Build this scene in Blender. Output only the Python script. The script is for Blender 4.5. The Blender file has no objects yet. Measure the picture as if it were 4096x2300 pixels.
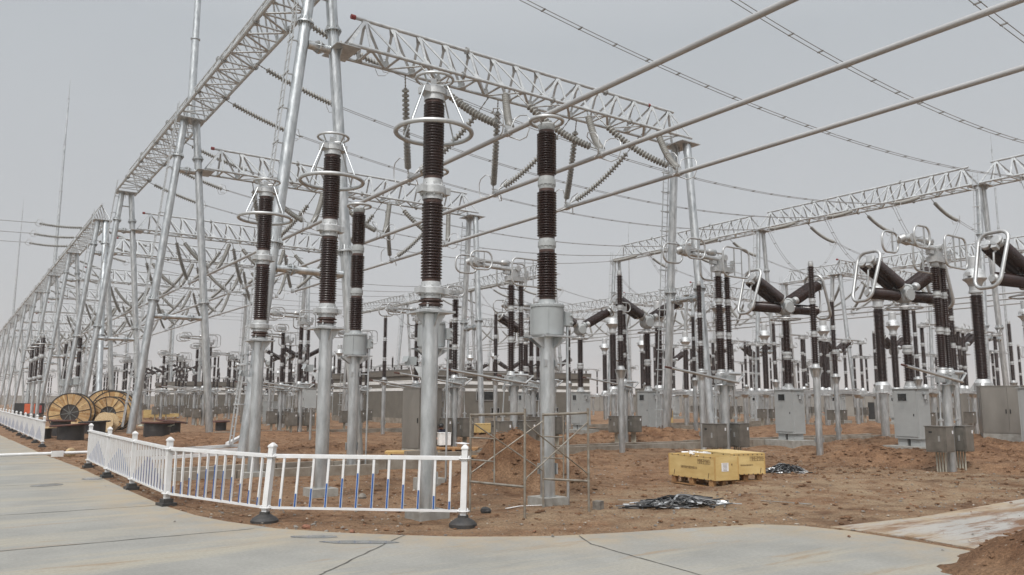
import bpy, math, random
import numpy as np
from mathutils import Vector, Matrix
from mathutils import noise as mnoise

R = math.radians
rnd = random.Random(7)
scene = bpy.context.scene
COL = scene.collection

# ------------------------------------------------------------------ camera
EYE = 1.9
FPX, YAW, PIT, ROL = 3173.888, R(35.2149), R(8.05905), R(0.178257)
fw = Vector((math.sin(YAW) * math.cos(PIT), math.cos(YAW) * math.cos(PIT), math.sin(PIT)))
rt = Vector((math.cos(YAW), -math.sin(YAW), 0))
up = rt.cross(fw)
rt, up = rt * math.cos(ROL) + up * math.sin(ROL), -rt * math.sin(ROL) + up * math.cos(ROL)
cam = bpy.data.cameras.new('camera')
cam.sensor_width = 36.0
cam.lens = FPX / 4096 * 36.0
cam.clip_end = 6000
camo = bpy.data.objects.new('camera', cam)
COL.objects.link(camo)
mw = Matrix((rt, up, -fw)).transposed().to_4x4()
mw.translation = (0, 0, EYE)
camo.matrix_world = mw
scene.camera = camo


def seen(x, y, z=3.0, margin=250):
    """Whether a point lies in (or close to) the picture: what the photo shows nothing of is left out."""
    d = Vector((x, y, z - EYE))
    c = d.dot(fw)
    if c < 1:
        return False
    u = 2048 + FPX * d.dot(rt) / c
    return -margin < u < 4096 + margin


# ------------------------------------------------------------------ materials
MATS = {}


def nt_mat(name):
    m = bpy.data.materials.new(name)
    m.use_nodes = True
    nt = m.node_tree
    b = nt.nodes['Principled BSDF']
    MATS[name] = m
    return m, nt, b


def mat(name, col, rough=0.6, metal=0.0, var=0.12, scale=3.0, col2=None, bump=0.0, bscale=40.0, stretch=(1, 1, 1), rvar=0.0, spec=0.5, coat=0.0, detail=5.0):
    """A surface with two blended tones driven by noise in the object's own space."""
    m, nt, b = nt_mat(name)
    tc = nt.nodes.new('ShaderNodeTexCoord')
    mp = nt.nodes.new('ShaderNodeMapping')
    mp.inputs['Scale'].default_value = stretch
    nt.links.new(tc.outputs['Object'], mp.inputs['Vector'])
    n = nt.nodes.new('ShaderNodeTexNoise')
    n.inputs['Scale'].default_value = scale
    n.inputs['Detail'].default_value = detail
    n.inputs['Roughness'].default_value = 0.62
    nt.links.new(mp.outputs['Vector'], n.inputs['Vector'])
    rp = nt.nodes.new('ShaderNodeValToRGB')
    c2 = col2 if col2 else tuple(c * (1 - 2 * var) for c in col)
    c1 = col if col2 else tuple(min(1, c * (1 + var)) for c in col)
    rp.color_ramp.elements[0].position = 0.32
    rp.color_ramp.elements[1].position = 0.68
    rp.color_ramp.elements[0].color = (*c2, 1)
    rp.color_ramp.elements[1].color = (*c1, 1)
    nt.links.new(n.outputs['Fac'], rp.inputs['Fac'])
    nt.links.new(rp.outputs['Color'], b.inputs['Base Color'])
    b.inputs['Metallic'].default_value = metal
    b.inputs['Roughness'].default_value = rough
    b.inputs['Specular IOR Level'].default_value = spec
    if coat:
        b.inputs['Coat Weight'].default_value = coat
        b.inputs['Coat Roughness'].default_value = 0.12
    if rvar:
        mr = nt.nodes.new('ShaderNodeMapRange')
        mr.inputs['To Min'].default_value = max(0.05, rough - rvar)
        mr.inputs['To Max'].default_value = min(1, rough + rvar)
        nt.links.new(n.outputs['Fac'], mr.inputs['Value'])
        nt.links.new(mr.outputs['Result'], b.inputs['Roughness'])
    if bump:
        n2 = nt.nodes.new('ShaderNodeTexNoise')
        n2.inputs['Scale'].default_value = bscale
        n2.inputs['Detail'].default_value = 4
        nt.links.new(mp.outputs['Vector'], n2.inputs['Vector'])
        bp = nt.nodes.new('ShaderNodeBump')
        bp.inputs['Strength'].default_value = bump
        bp.inputs['Distance'].default_value = 0.02
        nt.links.new(n2.outputs['Fac'], bp.inputs['Height'])
        nt.links.new(bp.outputs['Normal'], b.inputs['Normal'])
    return m


mat('galv', (0.68, 0.70, 0.705), 0.35, 0.85, col2=(0.38, 0.40, 0.405), scale=6.0, stretch=(1, 1, 0.3), rvar=0.16, bump=0.06, bscale=30, detail=8.0)
mat('galv_truss', (0.56, 0.58, 0.585), 0.40, 0.3, col2=(0.38, 0.395, 0.40), scale=4.0, rvar=0.1)
mat('galv_dark', (0.33, 0.33, 0.32), 0.5, 0.6, var=0.12, scale=4.0)
mat('alu', (0.50, 0.505, 0.50), 0.42, 0.7, var=0.07, scale=6.0, rvar=0.08)
mat('casting', (0.50, 0.51, 0.51), 0.5, 0.5, var=0.1, scale=9.0, bump=0.08, bscale=60)
mat('busbar', (0.43, 0.435, 0.435), 0.42, 0.2, col2=(0.37, 0.372, 0.37), scale=2.0, stretch=(1, 0.12, 1), rvar=0.06)
mat('wire', (0.34, 0.34, 0.34), 0.55, 0.5, var=0.1)
mat('porcelain', (0.027, 0.0115, 0.009), 0.24, 0.0, var=0.2, scale=2.0, spec=0.45, rvar=0.08)
mat('porcelain_neck', (0.06, 0.03, 0.022), 0.5, 0.0, var=0.2, scale=6.0)
mat('disc_grey', (0.25, 0.245, 0.225), 0.4, 0.0, var=0.13, scale=3.0, rvar=0.08)
mat('disc_cap', (0.12, 0.12, 0.11), 0.5, 0.4, var=0.1)
mat('paint_grey', (0.31, 0.328, 0.33), 0.5, 0.0, var=0.06, scale=1.8, rvar=0.08)
mat('paint_light', (0.335, 0.348, 0.345), 0.5, 0.0, var=0.05, scale=1.6, rvar=0.08)
mat('steel_cab', (0.265, 0.25, 0.225), 0.38, 0.55, var=0.1, scale=1.3, stretch=(1, 1, 0.3), rvar=0.1)
mat('steel_box', (0.23, 0.215, 0.19), 0.36, 0.6, var=0.14, scale=3.0, rvar=0.1)
mat('dark', (0.02, 0.02, 0.02), 0.5, 0.0, var=0.2)
mat('glass_dark', (0.015, 0.017, 0.018), 0.08, 0.0, var=0.1, spec=0.6)
mat('rubber', (0.02, 0.021, 0.023), 0.6, 0.0, var=0.25, scale=7.0, col2=(0.05, 0.045, 0.04), bump=0.1)
mat('white_paint', (0.69, 0.695, 0.70), 0.35, 0.0, var=0.03, scale=4.0, col2=(0.60, 0.595, 0.58), rvar=0.06)
mat('blue_strip', (0.02, 0.09, 0.30), 0.35, 0.0, var=0.1, scale=6.0)
mat('cable_blue', (0.02, 0.03, 0.10), 0.6)
mat('pad', (0.33, 0.325, 0.30), 0.85, 0.0, col2=(0.22, 0.205, 0.18), scale=5.0, bump=0.25, bscale=35)
mat('kerb_conc', (0.30, 0.275, 0.235), 0.9, 0.0, col2=(0.17, 0.135, 0.10), scale=2.2, bump=0.3, bscale=25)
mat('wood', (0.50, 0.34, 0.175), 0.7, 0.0, col2=(0.33, 0.20, 0.09), scale=3.0, bump=0.12, bscale=25)
mat('wood_b', (0.44, 0.265, 0.10), 0.7, 0.0, col2=(0.29, 0.15, 0.055), scale=3.0, bump=0.12)
mat('wood_c', (0.60, 0.43, 0.22), 0.7, 0.0, col2=(0.45, 0.28, 0.115), scale=3.0, bump=0.12)
mat('osb', (0.56, 0.44, 0.27), 0.75, 0.0, col2=(0.36, 0.24, 0.115), scale=16.0, stretch=(1, 1, 1), bump=0.15)
mat('ply', (0.60, 0.455, 0.205), 0.6, 0.0, col2=(0.48, 0.33, 0.125), scale=1.6, stretch=(1, 1, 2.5), bump=0.06, rvar=0.1)
mat('ply_raw', (0.52, 0.35, 0.13), 0.7, 0.0, col2=(0.40, 0.24, 0.08), scale=3.0)
mat('pallet', (0.36, 0.21, 0.09), 0.8, 0.0, col2=(0.24, 0.12, 0.05), scale=4.0, bump=0.1)
mat('ink', (0.17, 0.105, 0.045), 0.7)
mat('paper', (0.72, 0.72, 0.73), 0.7, var=0.03)
mat('poly_white', (0.75, 0.75, 0.74), 0.4, var=0.08, scale=8.0)
mat('rust_red', (0.105, 0.033, 0.022), 0.6, 0.0, col2=(0.055, 0.024, 0.018), scale=5.0)
mat('reel_black', (0.018, 0.018, 0.02), 0.45, 0.0, var=0.2, scale=4.0, col2=(0.04, 0.035, 0.032))
mat('drum_steel', (0.05, 0.042, 0.036), 0.5, 0.3, var=0.2)
mat('spoke_steel', (0.14, 0.14, 0.13), 0.5, 0.3, var=0.1)
mat('orange', (0.55, 0.10, 0.03), 0.5, 0.0, var=0.1)
mat('red_tape', (0.25, 0.035, 0.03), 0.6)
mat('scaf', (0.34, 0.325, 0.285), 0.5, 0.5, col2=(0.20, 0.16, 0.12), scale=6.0, rvar=0.1)
mat('strip_black', (0.017, 0.018, 0.02), 0.35, 0.2, var=0.2)
mat('strip_silver', (0.62, 0.63, 0.63), 0.28, 0.85, var=0.08)
mat('strip_grey', (0.16, 0.16, 0.16), 0.35, 0.4, var=0.15)
mat('brickwall', (0.145, 0.133, 0.112), 0.85, 0.0, var=0.08, scale=1.4, bump=0.15, bscale=20)
mat('roof_fascia', (0.15, 0.135, 0.115), 0.8, 0.0, var=0.08)
mat('white_band', (0.74, 0.74, 0.72), 0.7, 0.0, var=0.06)
mat('wall_conc', (0.30, 0.29, 0.265), 0.9, 0.0, col2=(0.24, 0.225, 0.20), scale=0.6, bump=0.1)
mat('conduit', (0.42, 0.40, 0.33), 0.55, 0.2, var=0.1)
mat('skin', (0.42, 0.22, 0.15), 0.6, var=0.05)
mat('navy', (0.025, 0.03, 0.055), 0.85, var=0.2)
mat('black_cloth', (0.02, 0.02, 0.024), 0.9, var=0.2)
mat('helmet_yellow', (0.65, 0.36, 0.03), 0.3, var=0.03)
mat('brick_red', (0.25, 0.115, 0.07), 0.85, var=0.2, scale=8.0, bump=0.2)
mat('stone', (0.21, 0.19, 0.165), 0.9, var=0.25, scale=7.0, bump=0.3)
mat('tarp', (0.50, 0.53, 0.42), 0.5, var=0.1, scale=5.0)
mat('sack', (0.40, 0.29, 0.16), 0.9, var=0.2, scale=6.0, bump=0.2)


def soil_material():
    m, nt, b = nt_mat('soil')
    N, L = nt.nodes, nt.links
    g = N.new('ShaderNodeNewGeometry')

    def noise(s, d=6, r=0.6):
        n = N.new('ShaderNodeTexNoise')
        n.inputs['Scale'].default_value = s
        n.inputs['Detail'].default_value = d
        n.inputs['Roughness'].default_value = r
        L.new(g.outputs['Position'], n.inputs['Vector'])
        return n.outputs['Fac']

    def ramp(fac, a, bb, p0, p1):
        r = N.new('ShaderNodeValToRGB')
        r.color_ramp.elements[0].position, r.color_ramp.elements[1].position = p0, p1
        r.color_ramp.elements[0].color, r.color_ramp.elements[1].color = (*a, 1), (*bb, 1)
        L.new(fac, r.inputs['Fac'])
        return r.outputs['Color']

    def mix(fac, a, bb, mode='MIX'):
        x = N.new('ShaderNodeMix')
        x.data_type = 'RGBA'
        x.blend_type = mode
        if isinstance(fac, float):
            x.inputs[0].default_value = fac
        else:
            L.new(fac, x.inputs[0])
        for s, v in ((6, a), (7, bb)):
            if isinstance(v, tuple):
                x.inputs[s].default_value = (*v, 1)
            else:
                L.new(v, x.inputs[s])
        return x.outputs[2]

    base = ramp(noise(2.2), SOIL_A, SOIL_B, 0.34, 0.66)
    # dry gravelly patches lie where 'grit' is painted on the mesh (open yard by the crates)
    at = N.new('ShaderNodeAttribute')
    at.attribute_name = 'grit'
    pf = N.new('ShaderNodeMath')
    pf.operation = 'MULTIPLY'
    rr = ramp(noise(0.9, 7, 0.7), (0, 0, 0), (1, 1, 1), 0.36, 0.62)
    L.new(rr, pf.inputs[0])
    L.new(at.outputs['Fac'], pf.inputs[1])
    c = mix(pf.outputs[0], base, SOIL_DRY)
    dk = ramp(noise(0.45, 5, 0.6), (1, 1, 1), (0, 0, 0), 0.30, 0.46)
    sc = N.new('ShaderNodeMath')
    sc.operation = 'MULTIPLY'
    sc.inputs[1].default_value = 0.55
    L.new(dk, sc.inputs[0])
    c = mix(sc.outputs[0], c, SOIL_DK)
    fine = ramp(noise(26, 6, 0.8), (0.45, 0.43, 0.42), (1.5, 1.5, 1.5), 0.32, 0.68)
    c = mix(1.0, c, fine, 'MULTIPLY')
    v = N.new('ShaderNodeTexVoronoi')
    v.inputs['Scale'].default_value = 11
    L.new(g.outputs['Position'], v.inputs['Vector'])
    sp = ramp(v.outputs['Distance'], (1, 1, 1), (0, 0, 0), 0.10, 0.20)
    keep = ramp(v.outputs['Color'], (0, 0, 0), (1, 1, 1), 0.62, 0.70)
    k = N.new('ShaderNodeMath')
    k.operation = 'MULTIPLY'
    L.new(sp, k.inputs[0])
    L.new(keep, k.inputs[1])
    c = mix(k.outputs[0], c, (0.36, 0.29, 0.22))
    L.new(c, b.inputs['Base Color'])
    b.inputs['Roughness'].default_value = 0.95
    b.inputs['Specular IOR Level'].default_value = 0.2
    add = N.new('ShaderNodeMath')
    add.operation = 'MULTIPLY_ADD'
    L.new(noise(7, 6, 0.7), add.inputs[0])
    add.inputs[1].default_value = 2.0
    L.new(noise(45, 4, 0.7), add.inputs[2])
    bp = N.new('ShaderNodeBump')
    bp.inputs['Strength'].default_value = 0.9
    bp.inputs['Distance'].default_value = 0.05
    L.new(add.outputs[0], bp.inputs['Height'])
    L.new(bp.outputs['Normal'], b.inputs['Normal'])


def slab_material(name, a, bb, stain, mud, MUD0=0.58):
    m, nt, b = nt_mat(name)
    N, L = nt.nodes, nt.links
    g = N.new('ShaderNodeNewGeometry')

    def noise(s, d=6, r=0.6, st=None):
        n = N.new('ShaderNodeTexNoise')
        n.inputs['Scale'].default_value = s
        n.inputs['Detail'].default_value = d
        n.inputs['Roughness'].default_value = r
        if st:
            mp = N.new('ShaderNodeMapping')
            mp.inputs['Scale'].default_value = st
            mp.inputs['Rotation'].default_value = (0, 0, 0.5)
            L.new(g.outputs['Position'], mp.inputs['Vector'])
            L.new(mp.outputs['Vector'], n.inputs['Vector'])
        else:
            L.new(g.outputs['Position'], n.inputs['Vector'])
        return n.outputs['Fac']

    def ramp(fac, c0, c1, p0, p1):
        r = N.new('ShaderNodeValToRGB')
        r.color_ramp.elements[0].position, r.color_ramp.elements[1].position = p0, p1
        r.color_ramp.elements[0].color, r.color_ramp.elements[1].color = (*c0, 1), (*c1, 1)
        L.new(fac, r.inputs['Fac'])
        return r.outputs['Color']

    def mix(fac, c0, c1, mode='MIX'):
        x = N.new('ShaderNodeMix')
        x.data_type = 'RGBA'
        x.blend_type = mode
        if isinstance(fac, float):
            x.inputs[0].default_value = fac
        else:
            L.new(fac, x.inputs[0])
        for s, v in ((6, c0), (7, c1)):
            if isinstance(v, tuple):
                x.inputs[s].default_value = (*v, 1)
            else:
                L.new(v, x.inputs[s])
        return x.outputs[2]

    c = ramp(noise(0.8, 6, 0.6), a, bb, 0.34, 0.66)
    c = mix(ramp(noise(0.5, 7, 0.65, (0.35, 2.2, 1)), (0, 0, 0), (1, 1, 1), 0.50, 0.62), c, stain)
    if mud:
        c = mix(ramp(noise(0.9, 8, 0.72, (0.4, 2.4, 1)), (0, 0, 0), (1, 1, 1), MUD0, MUD0 + 0.09), c, mud)
    c = mix(1.0, c, ramp(noise(22, 5, 0.7), (0.86, 0.86, 0.86), (1.1, 1.1, 1.1), 0.3, 0.7), 'MULTIPLY')
    # sand blown in along the outer edge, painted as 'edge' on the mesh
    at = N.new('ShaderNodeAttribute')
    at.attribute_name = 'edge'
    pf = N.new('ShaderNodeMath')
    pf.operation = 'MULTIPLY'
    L.new(ramp(noise(1.7, 7, 0.7), (0, 0, 0), (1, 1, 1), 0.36, 0.62), pf.inputs[0])
    L.new(at.outputs['Fac'], pf.inputs[1])
    c = mix(pf.outputs[0], c, (0.34, 0.27, 0.18))
    L.new(c, b.inputs['Base Color'])
    b.inputs['Roughness'].default_value = 0.85
    b.inputs['Specular IOR Level'].default_value = 0.3
    bp = N.new('ShaderNodeBump')
    bp.inputs['Strength'].default_value = 0.25
    bp.inputs['Distance'].default_value = 0.01
    L.new(noise(30, 5, 0.7), bp.inputs['Height'])
    L.new(bp.outputs['Normal'], b.inputs['Normal'])


SOIL_A, SOIL_B, SOIL_DRY, SOIL_DK = (0.155, 0.081, 0.044), (0.295, 0.174, 0.099), (0.36, 0.27, 0.175), (0.085, 0.043, 0.025)
soil_material()
slab_material('slab', (0.232, 0.230, 0.212), (0.293, 0.288, 0.264), (0.315, 0.295, 0.245), (0.27, 0.215, 0.155))
slab_material('slab_dirty', (0.31, 0.305, 0.29), (0.37, 0.355, 0.33), (0.36, 0.29, 0.22), (0.17, 0.095, 0.055), 0.465)


# ------------------------------------------------------------------ mesh building
class MB:
    def __init__(self):
        self.v, self.f, self.m, self.s = [], [], [], []
        self.mats = []

    def mi(self, k):
        if k not in self.mats:
            self.mats.append(k)
        return self.mats.index(k)

    def add(self, vs, fs, k, smooth=False):
        o = len(self.v)
        self.v += [tuple(p) for p in vs]
        i = self.mi(k)
        for f in fs:
            self.f.append(tuple(o + a for a in f))
            self.m.append(i)
            self.s.append(smooth)

    def tube(self, p, q, r, k, r2=None, n=10, caps=True):
        p, q = Vector(p), Vector(q)
        r2 = r if r2 is None else r2
        d = (q - p).normalized()
        a = d.orthogonal().normalized()
        b = d.cross(a)
        A = [p + (a * math.cos(t) + b * math.sin(t)) * r for t in [2 * math.pi * i / n for i in range(n)]]
        B = [q + (a * math.cos(t) + b * math.sin(t)) * r2 for t in [2 * math.pi * i / n for i in range(n)]]
        self.add(A + B, [(i, (i + 1) % n, n + (i + 1) % n, n + i) for i in range(n)], k, True)
        if caps:
            self.add(A + B, [tuple(reversed(range(n))), tuple(range(n, 2 * n))], k)

    def path(self, pts, r, k, n=8, closed=False, caps=True):
        P = [Vector(p) for p in pts]
        m = len(P)
        T = []
        for i in range(m):
            a = P[i - 1] if (i > 0 or closed) else P[i]
            b = P[(i + 1) % m] if (i < m - 1 or closed) else P[i]
            T.append((b - a).normalized())
        nrm = T[0].orthogonal().normalized()
        vs = []
        for i in range(m):
            nrm = (nrm - T[i] * nrm.dot(T[i])).normalized()
            bn = T[i].cross(nrm)
            vs += [P[i] + (nrm * math.cos(t) + bn * math.sin(t)) * r for t in [2 * math.pi * j / n for j in range(n)]]
        fs = []
        for i in range(m if closed else m - 1):
            i2 = (i + 1) % m
            sh = 0
            if closed and i == m - 1:  # best match of the first ring
                sh = min(range(n), key=lambda s: (vs[i * n] - vs[s]).length)
            for j in range(n):
                a, b = i * n + j, i * n + (j + 1) % n
                c, d = i2 * n + (j + 1 + sh) % n, i2 * n + (j + sh) % n
                fs.append((a, b, c, d))
        self.add(vs, fs, k, True)
        if caps and not closed:
            self.add(vs[:n], [tuple(reversed(range(n)))], k)
            self.add(vs[-n:], [tuple(range(n))], k)

    def lathe(self, prof, k, n=16, o=(0, 0, 0), M=None, share=True):
        """Turn a profile of (radius, height) about z; share=False keeps every edge crisp."""
        o = Vector(o)

        def ring(r, z):
            out = []
            for i in range(n):
                t = 2 * math.pi * i / n
                p = Vector((r * math.cos(t), r * math.sin(t), z))
                out.append((M @ p if M else p) + o)
            return out
        if share:
            vs = []
            for r, z in prof:
                vs += ring(r, z)
            fs = [(a * n + i, a * n + (i + 1) % n, (a + 1) * n + (i + 1) % n, (a + 1) * n + i) for a in range(len(prof) - 1) for i in range(n)]
            self.add(vs, fs, k, True)
        else:
            for (r0, z0), (r1, z1) in zip(prof, prof[1:]):
                self.add(ring(r0, z0) + ring(r1, z1), [(i, (i + 1) % n, n + (i + 1) % n, n + i) for i in range(n)], k, abs(z1 - z0) > 1e-6)
        for (r, z), rev in ((prof[0], True), (prof[-1], False)):
            if r > 1e-4:
                self.add(ring(r, z), [tuple(reversed(range(n))) if rev else tuple(range(n))], k)

    def box(self, c, s, k, M=None):
        c = Vector(c)
        x, y, z = s[0] / 2, s[1] / 2, s[2] / 2
        vs = [Vector((i, j, l)) for l in (-z, z) for j in (-y, y) for i in (-x, x)]
        vs = [(M @ p if M else p) + c for p in vs]
        self.add(vs, [(0, 2, 3, 1), (4, 5, 7, 6), (0, 1, 5, 4), (2, 6, 7, 3), (0, 4, 6, 2), (1, 3, 7, 5)], k)

    def bar(self, p, q, w, h, k, upv=(0, 0, 1)):
        """A flat bar from p to q, w across, h along upv."""
        p, q = Vector(p), Vector(q)
        d = (q - p)
        L_ = d.length
        d.normalize()
        u = Vector(upv)
        u = (u - d * u.dot(d))
        if u.length < 1e-4:
            u = d.orthogonal()
        u.normalize()
        s = d.cross(u)
        self.box((p + q) / 2, (L_, w, h), k, Matrix((d, s, u)).transposed())

    def prism(self, pts, z0, z1, k):
        n = len(pts)
        vs = [Vector((x, y, z0)) for x, y in pts] + [Vector((x, y, z1)) for x, y in pts]
        self.add(vs, [tuple(reversed(range(n))), tuple(range(n, 2 * n))] + [(i, (i + 1) % n, n + (i + 1) % n, n + i) for i in range(n)], k)

    def plate(self, pts3, t, k):
        """A flat plate through 3D corner points, t thick."""
        P = [Vector(p) for p in pts3]
        nrm = (P[1] - P[0]).cross(P[2] - P[0]).normalized() * (t / 2)
        n = len(P)
        self.add([p - nrm for p in P] + [p + nrm for p in P], [tuple(reversed(range(n))), tuple(range(n, 2 * n))] + [(i, (i + 1) % n, n + (i + 1) % n, n + i) for i in range(n)], k)

    def ball(self, c, r, k, n=12, sq=(1, 1, 1)):
        prof = [(max(1e-5, math.sin(math.pi * i / (n // 2 + 1))) * r, -math.cos(math.pi * i / (n // 2 + 1)) * r) for i in range(n // 2 + 2)]
        self.lathe(prof, k, n, c, Matrix.Diagonal(Vector(sq)))

    def merge(self, other, M=None):
        o = len(self.v)
        self.v += [tuple(M @ Vector(p)) for p in other.v] if M else other.v
        ids = [self.mi(k) for k in other.mats]
        self.f += [tuple(o + a for a in f) for f in other.f]
        self.m += [ids[i] for i in other.m]
        self.s += other.s

    def mesh(self, name):
        me = bpy.data.meshes.new(name)
        me.from_pydata(self.v, [], self.f)
        for k in self.mats:
            me.materials.append(MATS[k])
        me.polygons.foreach_set('material_index', self.m)
        me.polygons.foreach_set('use_smooth', self.s)
        me.update()
        return me


def tag(o, label, cat, group=None, kind=None):
    if kind:
        o['kind'] = kind
    if label:
        o['label'] = label
    if cat:
        o['category'] = cat
    if group:
        o['group'] = group
    return o


def new_obj(name, data, parent=None, loc=(0, 0, 0), rz=0.0):
    o = bpy.data.objects.new(name, data)
    COL.objects.link(o)
    o.location = loc
    o.rotation_euler = (0, 0, rz)
    if parent:
        o.parent = parent
    return o


def single(name, mb, label, cat, loc=(0, 0, 0), rz=0.0, group=None):
    return tag(new_obj(name, mb.mesh(name), None, loc, rz), label, cat, group)


def structure(name, mb):
    return tag(new_obj(name, mb.mesh(name)), None, None, kind='structure')


class Asset:
    """A kind of thing: named parts (and their sub-parts), built once, then copied object by object."""

    def __init__(self, name, cat):
        self.name, self.cat, self.parts, self.proto, self.joined = name, cat, [], None, None

    def part(self, name, parent=None, label=None):
        p = [name, MB(), parent, label]
        self.parts.append(p)
        return p[1]

    def place(self, loc, rz, label, group=None, far=False):
        if far:  # too small in the photo to show its parts
            if self.joined is None:
                mb = MB()
                for p in self.parts:
                    mb.merge(p[1])
                self.joined = mb.mesh(self.name)
            return tag(new_obj(self.name, self.joined, None, loc, rz), label, self.cat, group)
        if self.proto is None:
            self.proto = [(p[0], p[1].mesh(p[0]), p[2], p[3]) for p in self.parts]
        root = tag(new_obj(self.name, None, None, loc, rz), label, self.cat, group)
        root.empty_display_size = 0.2
        made = []
        for nm, me, par, lab in self.proto:
            o = new_obj(nm, me, root if par is None else made[par])
            if lab:
                o['label'] = lab
            made.append(o)
        return root


def rrect(c, ax, ay, w, h, r, n=5):
    """Closed rounded rectangle in the plane of ax, ay."""
    c, ax, ay = Vector(c), Vector(ax).normalized(), Vector(ay).normalized()
    out = []
    for qx, qy, a0 in ((1, 1, 0), (-1, 1, 90), (-1, -1, 180), (1, -1, 270)):
        for i in range(n + 1):
            a = R(a0 + 90 * i / n)
            out.append(c + ax * (qx * (w / 2 - r) + r * math.cos(a)) + ay * (qy * (h / 2 - r) + r * math.sin(a)))
    return out


def circle(c, r, n=28, M=None):
    return [Vector(c) + ((M or Matrix.Identity(3)) @ Vector((r * math.cos(2 * math.pi * i / n), r * math.sin(2 * math.pi * i / n), 0))) for i in range(n)]


def sheds(mb, x, y, z0, z1, rc, rs, pitch, n=18, M=None, o=None, k='porcelain'):
    """A porcelain body between z0 and z1: core rc, sheds rs."""
    m = max(1, int(round((z1 - z0) / pitch)))
    p = (z1 - z0) / m
    prof = [(rc, z0)]
    for i in range(m):
        z = z0 + i * p
        prof += [(rc, z + 0.12 * p), (rs, z + 0.34 * p), (rs, z + 0.46 * p), (rc, z + 0.92 * p)]
    prof.append((rc, z1))
    mb.lathe(prof, k, n, o or (x, y, 0), M)


def ribs(mb, x, y, z0, z1, r0, r1, num, k='galv', t=0.012):
    """Upright stiffener fins round a tube."""
    for i in range(num):
        a = 2 * math.pi * (i + 0.5) / num
        c, s = math.cos(a), math.sin(a)
        mb.plate([(x + r0 * c, y + r0 * s, z0), (x + r1 * c, y + r1 * s, z0), (x + (r0 + 0.01) * c, y + (r0 + 0.01) * s, z1)], t, k)
# ------------------------------------------------------------------ kinds of equipment
def post_pole(mb, r, top, k='galv', n=16, z0=-0.5):
    mb.tube((0, 0, z0), (0, 0, top), r, k, n=n)


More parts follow.
